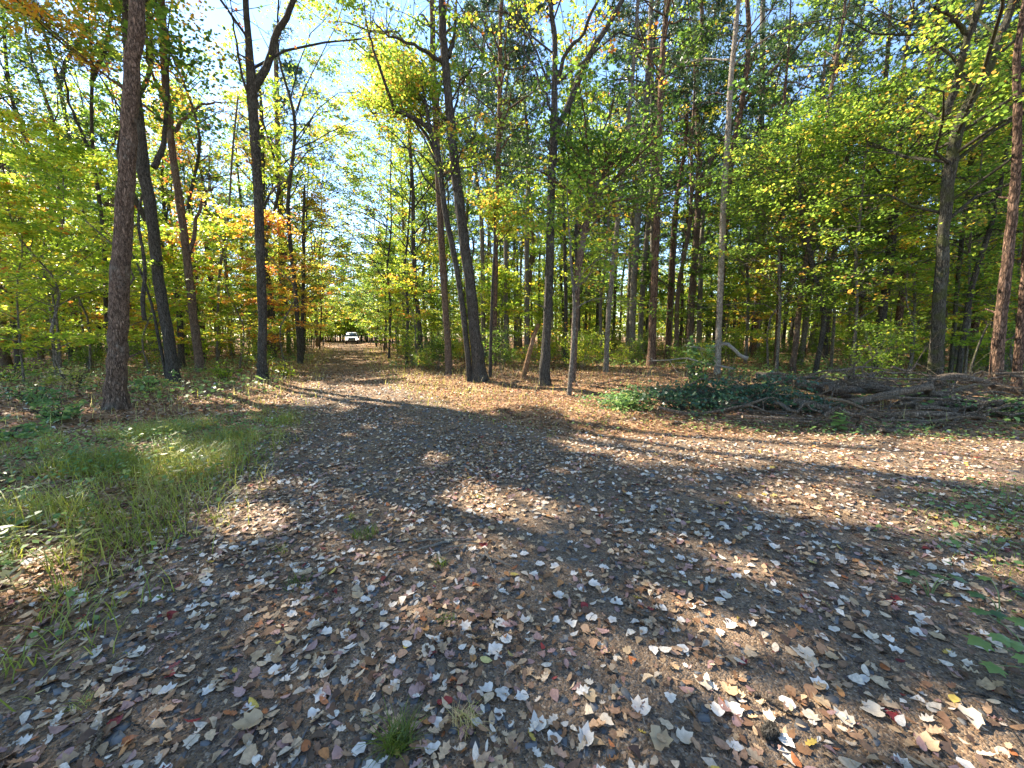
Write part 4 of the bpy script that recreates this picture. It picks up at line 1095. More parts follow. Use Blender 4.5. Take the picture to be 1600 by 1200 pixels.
# ---------------------------------------------------------------- gravel chips
def gravel():
    rng = np.random.RandomState(5)
    Vs, fv, fl, tt = [], [], [], []; n = 0
    for r0, r1, cnt, s in ((.6, 3, 1700, .030), (3, 7, 3800, .04), (7, 12, 2500, .05)):
        x, y = polar(cnt, r0, r1, rng, 1.1); sd = road_sd(x, y)
        k = (sd > .05) & (rng.rand(cnt) < np.clip(.75 - .35 * (x / np.maximum(y, .5)), .12, 1)); x, y = x[k], y[k]
        z = gz(x, y)
        for i in range(len(x)):
            m = 5; th = np.sort(np.arange(m) / m * 2 * PI + rng.randn(m) * .3); a = s * (.4 + .8 * rng.rand()); b = a * (.5 + .4 * rng.rand()); h = a * (.10 + .14 * rng.rand())
            c, sn = math.cos(rng.rand() * 6.28), math.sin(rng.rand() * 6.28)
            an = rng.rand() * PI; ca, sa = math.cos(an), math.sin(an)
            ex = np.cos(th) * a; ey = np.sin(th) * b
            X = ex * ca - ey * sa; Y = ex * sa + ey * ca; tl = rng.randn(2) * .22
            bot = np.stack([x[i] + X, y[i] + Y, z[i] - .01 + X * 0], 1); top = np.stack([x[i] + X * .85, y[i] + Y * .85, z[i] + h + .003 + X * tl[0] + Y * tl[1]], 1)
            Vs.append(bot); Vs.append(top)
            for j in range(m):
                j2 = (j + 1) % m; fv += [n + j, n + j2, n + m + j2, n + m + j]; fl.append(4)
            fv += [n + m + j for j in range(m)]; fl.append(m); n += 2 * m
            tt.append(np.full(2 * m, rng.rand()))
    o = part("gravel", mesh_np("gravel", np.concatenate(Vs), fv, fl, STONE, attr=np.concatenate(tt)))
    tag(o, "blue-grey slate chips pressed into the track", "gravel", kind="stuff")
gravel()
def twig_litter():
    rng = np.random.RandomState(15); W = Wood()
    x, y = polar(3000, .7, 9, rng, 1.15); L = .04 + .16 * rng.rand(len(x)) ** 2; a = rng.rand(len(x)) * PI
    z = gz(x, y) + .014 + .01 * rng.rand(len(x)); d = np.stack([np.cos(a), np.sin(a), rng.randn(len(x)) * .08], 1) * L[:, None] / 2
    c = np.stack([x, y, z], 1); m = c + rng.randn(len(x), 3) * (L * .06)[:, None]
    r = .0012 + .0028 * rng.rand(len(x)) ** 3
    W.tubes(np.stack([c - d, m, c + d], 1), np.stack([r, r * .85, r * .4], 1), 4)
    tag(part("twig_litter", W.mesh("twig_litter", B_DEAD)), "fine dry twigs and needles strewn over the track", "twig litter", kind="stuff")
twig_litter()

# ---------------------------------------------------------------- grass and ground cover
def blades(x, y, z, h, rng, width=.004, bend=.6, segs=3):
    n = len(x); yaw = rng.rand(n) * 2 * PI; b = bend * (.3 + rng.rand(n))
    d = np.stack([np.cos(yaw), np.sin(yaw)], 1); s = np.stack([-d[:, 1], d[:, 0]], 1)
    V = []
    for i in range(segs + 1):
        t = i / segs
        cx = x + d[:, 0] * h * b * t ** 1.8; cy = y + d[:, 1] * h * b * t ** 1.8; cz = z + h * (t - .35 * b * t ** 2.2)
        w = width * (1 - t * .9)
        V.append(np.stack([cx + s[:, 0] * w, cy + s[:, 1] * w, cz], 1)); V.append(np.stack([cx - s[:, 0] * w, cy - s[:, 1] * w, cz], 1))
    V = np.stack(V, 1); k = 2 * (segs + 1)
    base = np.arange(n)[:, None] * k
    Q = np.concatenate([base + np.array([2 * i, 2 * i + 1, 2 * i + 3, 2 * i + 2]) for i in range(segs)], 1).reshape(-1, 4)
    return V.reshape(-1, 3), Q, k
GPOLY = gp((-200, 1120), (0, 1010), (100, 965), (190, 905), (240, 855), (300, 785), (355, 730), (425, 680), (450, 655), (400, 652), (330, 665), (250, 680), (150, 700), (60, 720), (-60, 750), (-300, 800))
RPOLY = gp((600, 575), (640, 590), (760, 620), (900, 640), (1010, 655), (1060, 680), (980, 678), (860, 685), (740, 665), (630, 612))
CPOLY = gp((1000, 668), (1200, 640), (1400, 640), (1600, 650), (1900, 655), (1900, 696), (1600, 694), (1400, 690), (1180, 682))
DPOLY = gp((1420, 790), (1500, 765), (1640, 770), (1900, 800), (1900, 1000), (1640, 960), (1500, 880))
def in_poly(poly, n, rng, m=.25):
    lo, hi = poly.min(0) - m, poly.max(0) + m
    x, y = [], []
    P = lo + (hi - lo) * rng.rand(n, 2)
    sd = poly_sd(P, poly)
    k = rng.rand(n) < smooth((sd + m) / (2 * m)) * (.35 + .9 * vnoise(P[:, 0], P[:, 1], 1.4, 51))
    return P[k, 0], P[k, 1]
def grass():
    rng = np.random.RandomState(8)
    Vs, Qs, T = [], [], []; n0 = 0
    def add(x, y, hmin, hmax, w, tlo, thi, bend=.7):
        nonlocal n0
        h = (hmin + (hmax - hmin) * rng.rand(len(x)) ** 1.5)
        V, Q, k = blades(x, y, gz(x, y), h, rng, w, bend)
        Vs.append(V); Qs.append(Q + n0); n0 += len(V)
        cl = vnoise(x, y, 3.0, 61); T.append(np.repeat(np.clip(tlo + (thi - tlo) * (.5 * cl + .5 * rng.rand(len(x))), 0, 1), k))
    x, y = in_poly(GPOLY, 74000, rng, .7); k = vnoise(x, y, 1.6, 55) + .6 * vnoise(x, y, 5, 56) > .72 + .1 * rng.rand(len(x)); x, y = x[k], y[k]; add(x, y, .06, .36, .0038, .0, .9, 1.1)
    x, y = in_poly(RPOLY, 9000, rng); add(x, y, .03, .12, .005, .2, 1)
    x, y = in_poly(CPOLY, 2500, rng); k = y < 6.2; x, y = x[k], y[k]; add(x, y, .03, .08, .003, 0, .9)
    x, y = in_poly(DPOLY, 4500, rng); add(x, y, .03, .10, .003, 0, .8)
    # verges and the crown of the far track
    x, y = polar(26000, 7, 45, rng, .8); sd = road_sd(x, y); k = (sd > -1.5) & (sd < .5) & (y > 8); x, y = x[k], y[k]; add(x, y, .05, .28, .009, .35, 1)
    x, y = polar(16000, 9, 45, rng, .8); sd = road_sd(x, y); k = (sd > 1.3) & (y > 9) & (rng.rand(len(x)) < .6); x, y = x[k], y[k]; add(x, y, .02, .06, .008, .4, 1)
    # thin dry grass stems on the open forest floor
    x, y = polar(9000, 9, 26, rng, 1.0); sd = road_sd(x, y); k = sd < -.3; x, y = x[k], y[k]; add(x, y, .08, .38, .005, .5, 1, .5)
    o = part("grass", mesh_np("grass", np.concatenate(Vs), np.concatenate(Qs), 4, L_GRASS, attr=np.concatenate(T)))
    tag(o, "short green and straw grass on the verges of the track", "grass", kind="stuff")
grass()
def ground_cover():
    rng = np.random.RandomState(9)
    Vs, T = [], []
    def add(x, y, hmax, size, tlo=0, thi=1):
        z = gz(x, y) + .01 + hmax * rng.rand(len(x)) ** 1.3
        V = leaf_geo(np.stack([x, y, z], 1), size * (.5 + rng.rand(len(x))), rng, SIX, tilt=.45); Vs.append(V)
        cl = vnoise(x, y, 1.5, 71); T.append(np.repeat(np.clip(tlo + (thi - tlo) * (.6 * cl + .4 * rng.rand(len(x))), 0, 1), 6))
    x, y = in_poly(GPOLY, 17000, rng, .6); k = vnoise(x, y, 1.2, 58) > .3; x, y = x[k], y[k]; add(x, y, .20, .034, .2, 1)
    x, y = in_poly(CPOLY, 9000, rng); k = (y < 6.3) | (x < 3.6); x, y = x[k], y[k]; add(x, y, .12, .038, .2, 1)
    x, y = in_poly(DPOLY, 3600, rng, .5); add(x, y, .10, .034, .2, 1)
    x, y = in_poly(RPOLY, 1800, rng); add(x, y, .06, .04, .3, 1)
    # floor herbs through the woods
    x, y = polar(36000, 8, 30, rng, 1.15); sd = road_sd(x, y)
    k = (sd < -.5) & (vnoise(x, y, .45, 81) > .42) & ((x / y < -.5) | (x / y > .55) | (y > 16)); x, y = x[k], y[k]; add(x, y, .32, .085, .2, 1)
    V = np.concatenate(Vs)
    o = part("ground_cover", mesh_np("ground_cover", V, np.arange(len(V)), 6, L_HERB, attr=np.concatenate(T)))
    tag(o, "low green herbs and ivy growing through the fallen leaves", "ground cover", kind="stuff")
ground_cover()

def tuft(u, v, label, n=70, h=.14, r=.05, t=(0, .6), w=.003, group=None, bend=1.0):
    rng = np.random.RandomState(int(u + v))
    x0, y0 = ground_at(u, v)
    a = rng.rand(n) * 2 * PI; q = r * np.sqrt(rng.rand(n))
    V, Q, k = blades(np.cos(a) * q, np.sin(a) * q, np.zeros(n), h * (.5 + .6 * rng.rand(n)), rng, w, bend, 4)
    o = part("grass_tuft", mesh_np("grass_tuft", V, Q, 4, L_GRASS, attr=np.repeat(t[0] + (t[1] - t[0]) * rng.rand(n), k), smooth_=True))
    o.location = (x0, y0, g1(x0, y0)); tag(o, label, "grass tuft", group)
tuft(622, 1172, "lush dark green grass tuft at the bottom edge", 120, .13, .05, (0, .35), .0035)
tuft(728, 1142, "thin yellowing grass tuft at the bottom, right of the lush one", 70, .09, .05, (.5, 1), .0022)
tuft(570, 838, "green tuft in the middle left of the junction, above the pale stalks", 90, .09, .10, (0, .5), .004)
tuft(545, 812, "small yellow-green tuft behind the middle left one", 40, .06, .05, (.4, .75), .004)
tuft(688, 885, "small green tuft right under the pale stalks", 50, .07, .05, (0, .5), .003)
tuft(697, 972, "flat green tuft in the centre foreground", 40, .05, .05, (0, .4), .004)
tuft(462, 918, "sparse green tuft left of centre in the foreground", 45, .07, .07, (0, .5), .003)
tuft(436, 862, "faint green tuft between the left grass and the pale stalks", 45, .06, .08, (.1, .6), .003)
tuft(130, 1108, "small straw-green tuft at the bottom left", 40, .06, .04, (.3, .8), .0022)
tuft(745, 780, "little yellow-green tuft near the dead sprig in the middle", 30, .06, .04, (.4, .8), .003)
tuft(338, 808, "bright yellow-green tuft on the sunny patch at left", 50, .05, .05, (.4, .8), .004)

def weed(u, v, label, h=.35, n=14, ls=.09, mat=L_GRASS, t=.6, lean=(0, 0), cat="weed", name="weed", tpl=OVAL, Y=None):
    rng = np.random.RandomState(int(u * 3 + v))
    x0, y0 = ground_at(u, v)
    root = thing(name, label, cat, (x0, y0, g1(x0, y0)))
    W = Wood(); P = np.array([(0, 0, -.02), (lean[0] * .3, lean[1] * .3, h * .4), (lean[0], lean[1], h)]); pp = catmull(P, 8)
    W.tubes(pp, np.linspace(.0035, .0012, 8), 5)
    part("stem", W.mesh("stem", plain_cache("green_stem", (.10, .14, .04))), root)
    tt = np.linspace(.25, 1, n); C = np.stack([np.interp(tt, np.linspace(0, 1, 8), pp[:, c]) for c in range(3)], 1)
    yaw = np.arange(n) * 2.4; C[:, 0] += np.cos(yaw) * ls * .45; C[:, 1] += np.sin(yaw) * ls * .45
    V = leaf_geo(C, ls * (.7 + .5 * rng.rand(n)), rng, tpl * np.array([.55, 1, 1]) if tpl is OVAL else tpl, tilt=.3, yaw=yaw, droop=.2)
    part("foliage", mesh_np("foliage", V, np.arange(len(V)), len(tpl), mat, attr=np.full(len(V), t)), root)
_pc = {}
def plain_cache(nm, c, **k):
    if nm not in _pc: _pc[nm] = plain(nm, c, **k)
    return _pc[nm]
weed(268, 735, "tall pale leafy weed stem in the grass right of the thickest brown trunk", .55, 18, .10, t=.75)
weed(250, 770, "yellow-green weed leaning over the left grass", .35, 14, .10, t=.8, lean=(.25, -.05))
weed(330, 745, "yellow-green weed at the edge of the left grass, nearest the track", .3, 12, .10, t=.8, lean=(-.2, .05))
weed(100, 880, "pale weed in the lower left grass", .25, 14, .07, t=.7, lean=(.1, .1))
for i in range(26):
    u_ = random.uniform(0, 300); v_ = random.uniform(700, 960)
    if poly_sd(np.array([ground_at(u_, v_)]), GPOLY)[0] < .1: continue
    weed(u_, v_, "leafy green weed in the left grass", random.uniform(.14, .34), random.randint(10, 18), random.uniform(.05, .085), mat=random.choice([L_HERB, L_GRASS, L_HERB]), t=random.uniform(.3, .8), lean=(random.uniform(-.12, .12), random.uniform(-.12, .12)))
    o_ = [o for o in COL.objects if o.name.startswith("weed") and o.parent is None][-1]
    row = "in the left grass near the camera" if v_ > 860 else "half-way along the left grass" if v_ > 780 else "at the far end of the left grass"
    col_ = "against the left edge" if u_ < 80 else "inside the grass" if u_ < 190 else "on its track side"
    o_["label"] = "%s weed, %s, %s" % (random.choice(["leafy green"]), row, col_); o_["group"] = "weeds " + row
weed(1310, 676, "bright green broad-leaved plant at the foot of the brush pile", .30, 14, .14, mat=L_HERB, t=.55, name="plant", cat="plant", tpl=MAPLE)
weed(1225, 672, "small green seedling left of the bright plant by the brush pile", .2, 10, .08, mat=L_HERB, t=.6, name="plant", cat="plant")
weed(945, 668, "leafy green seedling on the far verge below the crooked tree", .16, 14, .08, mat=L_HERB, t=.7, name="plant", cat="plant")
# big-leaved seedlings at the right edge
def big_seedling(label, base, tips, mat, t, size):
    rng = np.random.RandomState(31 + len(tips))
    x0, y0 = base
    root = thing("seedling", label, "seedling", (x0, y0, g1(x0, y0)))
    st = plain_cache("green_stem", (.10, .14, .04))
    for (dx, dy, z, yaw) in tips:
        W = Wood(); pp = catmull(np.array([(0, 0, -.02), (dx * .35, dy * .35, z * .75), (dx, dy, z)]), 8); W.tubes(pp, np.linspace(.004, .0015, 8), 5)
        part("stem", W.mesh("stem", st), root)
        tp = LOBED; k = len(tp); c = np.array([0, .42, 0])
        V = np.vstack([tp, c + (tp - c) * .5, [c]]); V[:, 2] += -.5 * (V[:, 0] ** 2) - .2 * V[:, 1] ** 2 + rng.randn(len(V)) * .012
        V[:, 0] *= 1.15
        ca, sa = math.cos(yaw), math.sin(yaw)
        V = V * size * rng.uniform(.8, 1.2); V = np.stack([V[:, 0] * ca - V[:, 1] * sa + dx, V[:, 0] * sa + V[:, 1] * ca + dy, V[:, 2] + z + rng.uniform(-.02, .02) * V[:, 0]], 1)
        fv, fl = [], []
        for i in range(k):
            j = (i + 1) % k; fv += [i, j, k + j, k + i]; fl.append(4); fv += [k + i, k + j, 2 * k]; fl.append(3)
        part("leaf", mesh_np("leaf", V, fv, fl, mat, attr=np.full(len(V), t + rng.uniform(-.1, .15)), smooth_=True), root)
bx, by = ground_at(1610, 1075)
big_seedling("low green maple seedling cut by the right edge, nearest the camera", (bx + .02, by), [(-.10, .02, .20, 2.4), (-.15, .08, .15, 1.6), (-.08, -.06, .14, 3.2), (-.06, .05, .17, 1.1), (-.13, -.03, .18, 2.9), (.03, .08, .24, .8), (-.22, -.02, .12, 2.0), (.06, -.06, .2, 4.6), (-.05, .16, .22, .2), (-.16, .04, .22, 2.9), (-.02, -.12, .22, 3.9)], L_HERB, .55, .075)
bx, by = ground_at(1452, 935)
big_seedling("dark green flat-leaved seedling left of the one cut by the right edge", (bx, by), [(-.12, .03, .10, 1.8), (-.03, .05, .12, .9), (.08, .02, .11, -.6), (.17, .04, .10, -1.4)], L_HERB, .1, .065)
bx, by = ground_at(1600, 1000)
big_seedling("blue-green seedling behind the nearest one at the right edge", (bx, by + .1), [(-.10, .03, .16, 1.8), (.03, .09, .2, .4), (-.14, -.08, .14, 2.6)], L_HERB, .15, .07)

# ---------------------------------------------------------------- sticks and stalks on the track
def stick(name, pts, w, mat, label, twigs=(), cat="stick", group=None, zs=None):
    rng = np.random.RandomState(len(label) + int(pts[0][0]))
    g = [ground_at(u, v) for u, v in pts]; zs = zs or [0] * len(g)
    P = np.array([(a[0], a[1], g1(*a) + .02 + z) for a, z in zip(g, zs)])
    off = P[0].copy()
    root_m = Wood(); cr_ = catmull(P, 12); cr_[1:-1] += rng.randn(10, 3) * w * .25
    root_m.tubes(cr_, np.linspace(w / 2, w / 5, 12), 7, cap=True)
    for (t, u, v) in twigs:
        a = cr_[int(t * 11)]; b2 = ground_at(u, v); b = np.array([b2[0], b2[1], g1(*b2) + .015])
        root_m.tubes(np.array([a, (a + b) / 2 + (0, 0, .01), b]), np.array([w * .3, w * .22, w * .1]), 5)
    o = part(name, offset(root_m, off).mesh(name, mat)); o.location = off
    tag(o, label, cat, group)
stick("stick", [(152, 1185), (165, 1150), (180, 1115)], .022, B_DEAD, "straight grey stick beside the dark red leaf at the bottom left")
stick("stick", [(200, 1138), (218, 1150), (232, 1160)], .008, B_DARK, "short dark twig right of the dark red leaf")
stick("stick", [(1055, 1008), (1038, 975), (1025, 940)], .011, B_DEAD, "thin forked stick lying right of centre", twigs=[(.6, 1010, 925)])
stick("stick", [(975, 945), (1005, 968), (1050, 985)], .018, B_LOG, "dark grey stick lying left of the thin forked one")
stick("stick", [(235, 868), (262, 850), (292, 826)], .010, B_DARK, "thin stick at the grass edge left of the sunny patch")
stick("stick", [(125, 925), (170, 905), (195, 893)], .012, B_DARK, "dark twig poking out of the lower left grass")
stick("stick", [(697, 755), (703, 735), (706, 722)], .018, B_DEAD, "dead grey sprig standing up a little on the far side of the junction", twigs=[(.2, 685, 735), (.3, 672, 742), (.1, 715, 745)])
stick("stick", [(1175, 1092), (1200, 1100), (1240, 1125)], .02, B_LOG, "dark stick in the lower right litter")
stick("stick", [(1480, 1085), (1530, 1095), (1600, 1120)], .012, B_DARK, "thin dark stick at the right below the nearest seedling")
stick("stick", [(660, 862), (705, 850), (745, 848)], .018, B_LIMB, "longest cream stalk in the heap of dry stalks at the centre")
for i, (a, b) in enumerate([((640, 868), (690, 855)), ((650, 850), (735, 845)), ((700, 860), (760, 852)), ((742, 868), (790, 888)), ((748, 885), (765, 862)), ((770, 880), (800, 892)), ((690, 870), (720, 862)), ((610, 872), (650, 865)), ((755, 860), (775, 900))]):
    stick("stalk", [a, ((a[0] + b[0]) / 2, (a[1] + b[1]) / 2 + 2), b], .012, B_LIMB, "short cream dry stalk in the heap at the centre", cat="dry stalk", group="dry stalks heaped at the centre", zs=[0, .015, 0])
# pine cone
def pine_cone(u, v):
    x0, y0 = ground_at(u, v); root = None
    Vs, fv = [], []; n = 0
    for r in range(9):
        t = r / 8; rad = .026 * math.sin(PI * (.12 + .8 * t)) + .004
        for k in range(9):
            a = k / 9 * 2 * PI + r * .35; ax = (t - .5) * .075
            c, s = math.cos(a), math.sin(a)
            base = [(ax, c * rad * .3 - s * .006, s * rad * .3 + c * .006), (ax, c * rad * .3 + s * .006, s * rad * .3 - c * .006), (ax + .012, c * rad + s * .007, s * rad - c * .007), (ax + .014, c * rad * 1.1, s * rad * 1.1), (ax + .012, c * rad - s * .007, s * rad + c * .007)]
            Vs += base; fv += [n + i for i in range(5)]; n += 5
    V = np.array(Vs)
    W = Wood(); W.tubes(np.array([(-.04, 0, 0), (0, 0, 0), (.036, 0, 0)]), np.array([.006, .010, .004]), 8, cap=True)
    o = part("pine_cone", mesh_np("pine_cone", V, fv, 5, B_DARK)); o.location = (x0, y0, g1(x0, y0) + .03); o.rotation_euler = (0, .1, .6)
    tag(o, "dark open pine cone lying at the bottom right", "pine cone")
    part("core", W.mesh("core", B_DARK), o)
pine_cone(1200, 1155)

# ---------------------------------------------------------------- brush pile
PILE_Y = 7.4
def wpath(pts): return np.array([at_y(u, v, Y) for u, v, Y in pts])
def limb_thing(name, pts, w0, w1, mat, label, cat, group=None, twigs=0, seed=0, tl=.6, sides=9, cap=True):
    rng = np.random.RandomState(seed + 3)
    P = wpath(pts) if len(pts[0]) == 3 and abs(pts[0][0]) > 40 else np.array(pts, float)
    k = max(10, int(np.linalg.norm(P[-1] - P[0]) * 6)); k = min(k, 26)
    c = catmull(P, k); c += catmull(rng.randn(6, 3) * min(.10, w0 * .9) * np.array([[0], [.7], [1], [1], [.7], [0]]), k)
    off = c[0].copy(); W = Wood()
    W.tubes(c, np.linspace(w0 / 2, w1 / 2, k) * (1 + .035 * rng.randn(k)), sides, cap=cap)
    for j in range(twigs):
        i = rng.randint(int(k * .25), k - 1); a = c[i]; d = (c[min(i + 1, k - 1)] - c[i - 1]); d /= np.linalg.norm(d) + 1e-9
        b = a + (d * .6 + rng.randn(3) * .55 + (0, 0, .15)) * tl * rng.uniform(.4, 1)
        b[2] = max(b[2], g1(b[0], b[1]) + .01)
        m = (a + b) / 2 + rng.randn(3) * .05; m[2] = max(m[2], .03)
        ww = w0 * .22 * (1 - .5 * i / k)
        W.tubes(np.array([a, m, b]), np.array([ww, ww * .7, ww * .25]), 5)
        for q in range(2):
            e = m + (b - a) * .3 + rng.randn(3) * .16; W.tubes(np.array([m, (m + e) / 2 + rng.randn(3) * .02, e]), np.array([ww * .5, ww * .35, .0015]), 4)
    o = part(name, offset(W, off).mesh(name, mat)); o.location = off
    return tag(o, label, cat, group)
limb_thing("log", [(1240, 598, 8.3), (1300, 596, 8.2), (1380, 608, 7.7), (1470, 616, 7.4), (1620, 632, 7.0)], .20, .17, B_LOG, "thickest dark log along the top of the brush pile, running out at the right", "log", seed=1, twigs=6, sides=14)
limb_thing("log", [(1180, 588, 9.4), (1250, 604, 9.0), (1330, 618, 8.6), (1390, 630, 8.2)], .2, .13, B_LOG, "dark log sloping down to the middle of the brush pile", "log", seed=2, twigs=6, sides=12)
limb_thing("log", [(1330, 630, 7.0), (1400, 616, 7.1), (1450, 620, 7.0), (1560, 634, 6.7), (1700, 652, 6.4)], .14, .11, B_LOG, "slightly arched grey log in front of the thickest log", "log", seed=3, twigs=5, sides=12)
limb_thing("log", [(1290, 607, 7.9), (1400, 598, 8.0), (1520, 604, 7.9), (1700, 618, 7.8)], .17, .12, B_LOG, "brown log along the very top rear of the brush pile", "log", seed=21, twigs=8, sides=12)
limb_thing("log", [(1240, 628, 7.0), (1320, 638, 6.7), (1420, 644, 6.5), (1500, 650, 6.3)], .15, .09, B_LOG, "low brown log in the front middle of the brush pile", "log", seed=22, twigs=8, sides=12)
limb_thing("log", [(1430, 636, 6.9), (1500, 630, 6.9), (1580, 644, 6.4), (1700, 660, 6.2)], .12, .09, B_LOG, "crooked log at the front right of the brush pile", "log", seed=23, twigs=8, sides=12)
limb_thing("log", [(1560, 670, 6.3), (1640, 668, 6.2), (1760, 664, 6.1)], .13, .12, B_MOSS, "mossy log lying low at the right edge below the pile", "log", seed=4, sides=12)
limb_thing("log", [(1100, 625, 8.6), (1180, 612, 8.7), (1270, 600, 8.8), (1400, 596, 9)], .12, .08, B_LOG, "slimmer dark log at the back of the brush pile", "log", seed=5, twigs=8, sides=10)
limb_thing("branch", [(1148, 577, 8.4), (1118, 569, 8.5), (1085, 564, 8.6), (1050, 567, 8.7), (1012, 564, 8.8)], .05, .018, B_LIMB, "lower of the two bleached arching branches left of the pile", "branch", seed=6, twigs=6, tl=.8)
limb_thing("branch", [(1168, 560, 8.0), (1150, 548, 8.0), (1132, 543, 8.1), (1112, 542, 8.2)], .085, .05, B_LIMB, "upper and thicker bleached arching branch, above the dark vines", "branch", seed=7, twigs=1, tl=.4)
limb_thing("branch", [(1118, 548, 8.3), (1100, 545, 8.4), (1080, 540, 8.5), (1070, 538, 8.6)], .03, .01, B_LIMB, "thin bleached branch tip left of the thicker arching one", "branch", seed=8, twigs=3, tl=.4)
limb_thing("branch", [(1350, 590, 7.8), (1352, 570, 7.8), (1362, 556, 7.8), (1356, 545, 7.7), (1336, 540, 7.6)], .035, .014, B_DEAD, "hooked upright grey branch sticking out of the pile", "branch", seed=9, twigs=3, tl=.4)
limb_thing("branch", [(1280, 592, 7.8), (1305, 578, 7.8), (1320, 580, 7.7), (1345, 572, 7.6)], .03, .012, B_DEAD, "pale kinked branch on top of the pile left of the hooked one", "branch", seed=10, twigs=6, tl=.5)
limb_thing("branch", [(930, 600, 11), (975, 592, 10.6), (1020, 586, 10.2), (1060, 590, 9.8)], .03, .012, B_DEAD, "grey fallen branch on the litter left of the pile", "branch", seed=11, twigs=8, tl=.7)
limb_thing("branch", [(1010, 590, 9.2), (1022, 572, 9.3), (1035, 585, 9.2), (1060, 600, 9.0)], .03, .012, B_DEAD, "bent twiggy branch under the lower bleached arch", "branch", seed=12, twigs=9, tl=.7)
limb_thing("branch", [(865, 612, 10.4), (900, 604, 10.8), (950, 602, 11.2)], .035, .015, B_DEAD, "grey branch lying at the foot of the crooked tree", "branch", seed=13, twigs=8, tl=.7)
limb_thing("log", [(775, 603, 11.2), (800, 604, 11.4), (835, 598, 11.8)], .09, .07, B_LOG, "short dark log right of the big leaning trunk", "log", seed=14, sides=10)
limb_thing("branch", [(215, 646, 7.8), (240, 636, 7.9), (290, 634, 8.3), (350, 630, 9.2)], .07, .03, B_LOG, "dark fallen branch right of the foot of the thickest brown trunk", "branch", seed=15, twigs=5, tl=.4)
limb_thing("log", [(30, 553, 15), (90, 555, 15), (128, 558, 15)], .22, .16, B_LIMB, "pale fallen log far back on the left", "log", seed=16, sides=10)
limb_thing("branch", [(222, 304, 10.9), (223, 380, 10.9), (225, 440, 10.9), (226, 500, 10.9)], .05, .11, B_DARK, "broken dark branch hanging beside the black leaning trunk", "branch", seed=17, twigs=2, tl=.3)
limb_thing("branch", [(1385, 600, 8.2), (1440, 598, 8.1), (1500, 606, 8.0), (1600, 618, 7.9)], .045, .02, B_DEAD, "long grey pole lying behind the thickest log", "branch", seed=18, twigs=4, tl=.5)
limb_thing("branch", [(720, 600, 12.5), (690, 596, 13), (655, 588, 14)], .04, .02, B_DEAD, "grey fallen branch left of the big leaning trunk", "branch", seed=19, twigs=6, tl=.6)
rb = np.random.RandomState(64)
BM = [("dark", B_LOG), ("grey", B_DEAD), ("dark", B_LOG), ("grey", B_LOG)]
for i in range(135):
    f = rb.rand(); cx = 3.4 + 8.6 * f; q_ = rb.rand(); cy = 6.05 + 2.9 * q_
    hmax = .05 + .72 * math.sin(PI * min(1, q_ ** 1.5 * .75)) * (.3 + .7 * min(1, f * 2.6))
    cz = hmax * (.3 + .7 * rb.rand()); L = .6 + 2.2 * rb.rand() ** 1.4; yaw = rb.randn() * .35; pit = rb.randn() * .10
    d = np.array([math.cos(yaw), math.sin(yaw), math.sin(pit)]) * L / 2
    c = np.array([cx, cy, g1(cx, cy) + cz + .04])
    P = [c - d, c - d * .3 + rb.randn(3) * .06, c + d * .4 + rb.randn(3) * .06, c + d]
    for p in P: p[2] = max(p[2], g1(p[0], p[1]) + .015)
    zn = ("low in front" if cy < 7 else "in the body" if cy < 8 else "at the back") + (" at the left end" if cx < 5.2 else " left of the middle" if cx < 7 else " right of the middle" if cx < 9 else " at the right end")
    w = .02 + .075 * rb.rand() ** 2; nm, bm = BM[i % 4]
    limb_thing("branch", P, w, w * .35, bm, "%s %s branch lying %s of the brush pile" % ("thick" if w > .05 else "medium" if w > .03 else "thin", nm, zn), "branch", "%s branches %s of the brush pile" % (nm, zn), twigs=rb.randint(0, 3), seed=100 + i, tl=.5, sides=6)
for i in range(26):
    cx = rb.uniform(-1.0, 4.5); cy = rb.uniform(8.5, 13.5)
    if on_road(cx, cy, .6): continue
    L = .5 + 1.2 * rb.rand(); yaw = rb.rand() * 6.28; d = np.array([math.cos(yaw), math.sin(yaw), 0]) * L / 2; c = np.array([cx, cy, g1(cx, cy) + .04])
    limb_thing("branch", [c - d, c + rb.randn(3) * .04, c + d + (0, 0, .12 * rb.rand())], .02, .006, B_DEAD, "thin dead branch on the litter in the middle woods", "branch", "dead branches on the litter of the middle woods", twigs=5, seed=300 + i, tl=.5, sides=5)

# vines and shrubs over the left end of the pile
def shrub(x, y, h, r, n, label, mat, size, seed, name="shrub", lo=0.0, cat="shrub"):
    rng = np.random.RandomState(seed)
    root = thing(name, label, cat, (x, y, g1(x, y)))
    k = 16; a = rng.rand(k) * 2 * PI; q = r * (.3 + .7 * rng.rand(k)); hh = h * (.5 + .5 * rng.rand(k))
    st = np.stack([np.stack([np.cos(a) * q * .1, np.sin(a) * q * .1, a * 0 - .02], 1), np.stack([np.cos(a) * q * .5, np.sin(a) * q * .5, hh * .8], 1), np.stack([np.cos(a) * q, np.sin(a) * q, hh], 1)], 1)
    W = Wood(); W.tubes(st, np.tile([.010, .007, .002], (k, 1)), 4); part("stems", W.mesh("stems", B_DARK), root)
    A = np.concatenate([st[:, 1], st[:, 0]]); B = np.concatenate([st[:, 2], st[:, 1]])
    Pn, t = leaf_points(A, B, n, rng, sh=r * .22, sv=h * .12); Pn[:, 2] = np.maximum(Pn[:, 2], .03)
    V, ta, _ = leaf_mesh(None, Pn, t, size, rng, mat, SIX, tilt=.7)
    part("foliage", mesh_np("foliage", V, np.arange(len(V)), 6, mat, attr=ta), root)
shrub(3.2, 7.2, .36, .8, 1000, "dark green vine mound at the left foot of the brush pile", L_DARK, .055, 1)
shrub(4.0, 7.4, .48, .9, 1300, "tallest dark vine mound below the bleached branches", L_DARK, .055, 2)
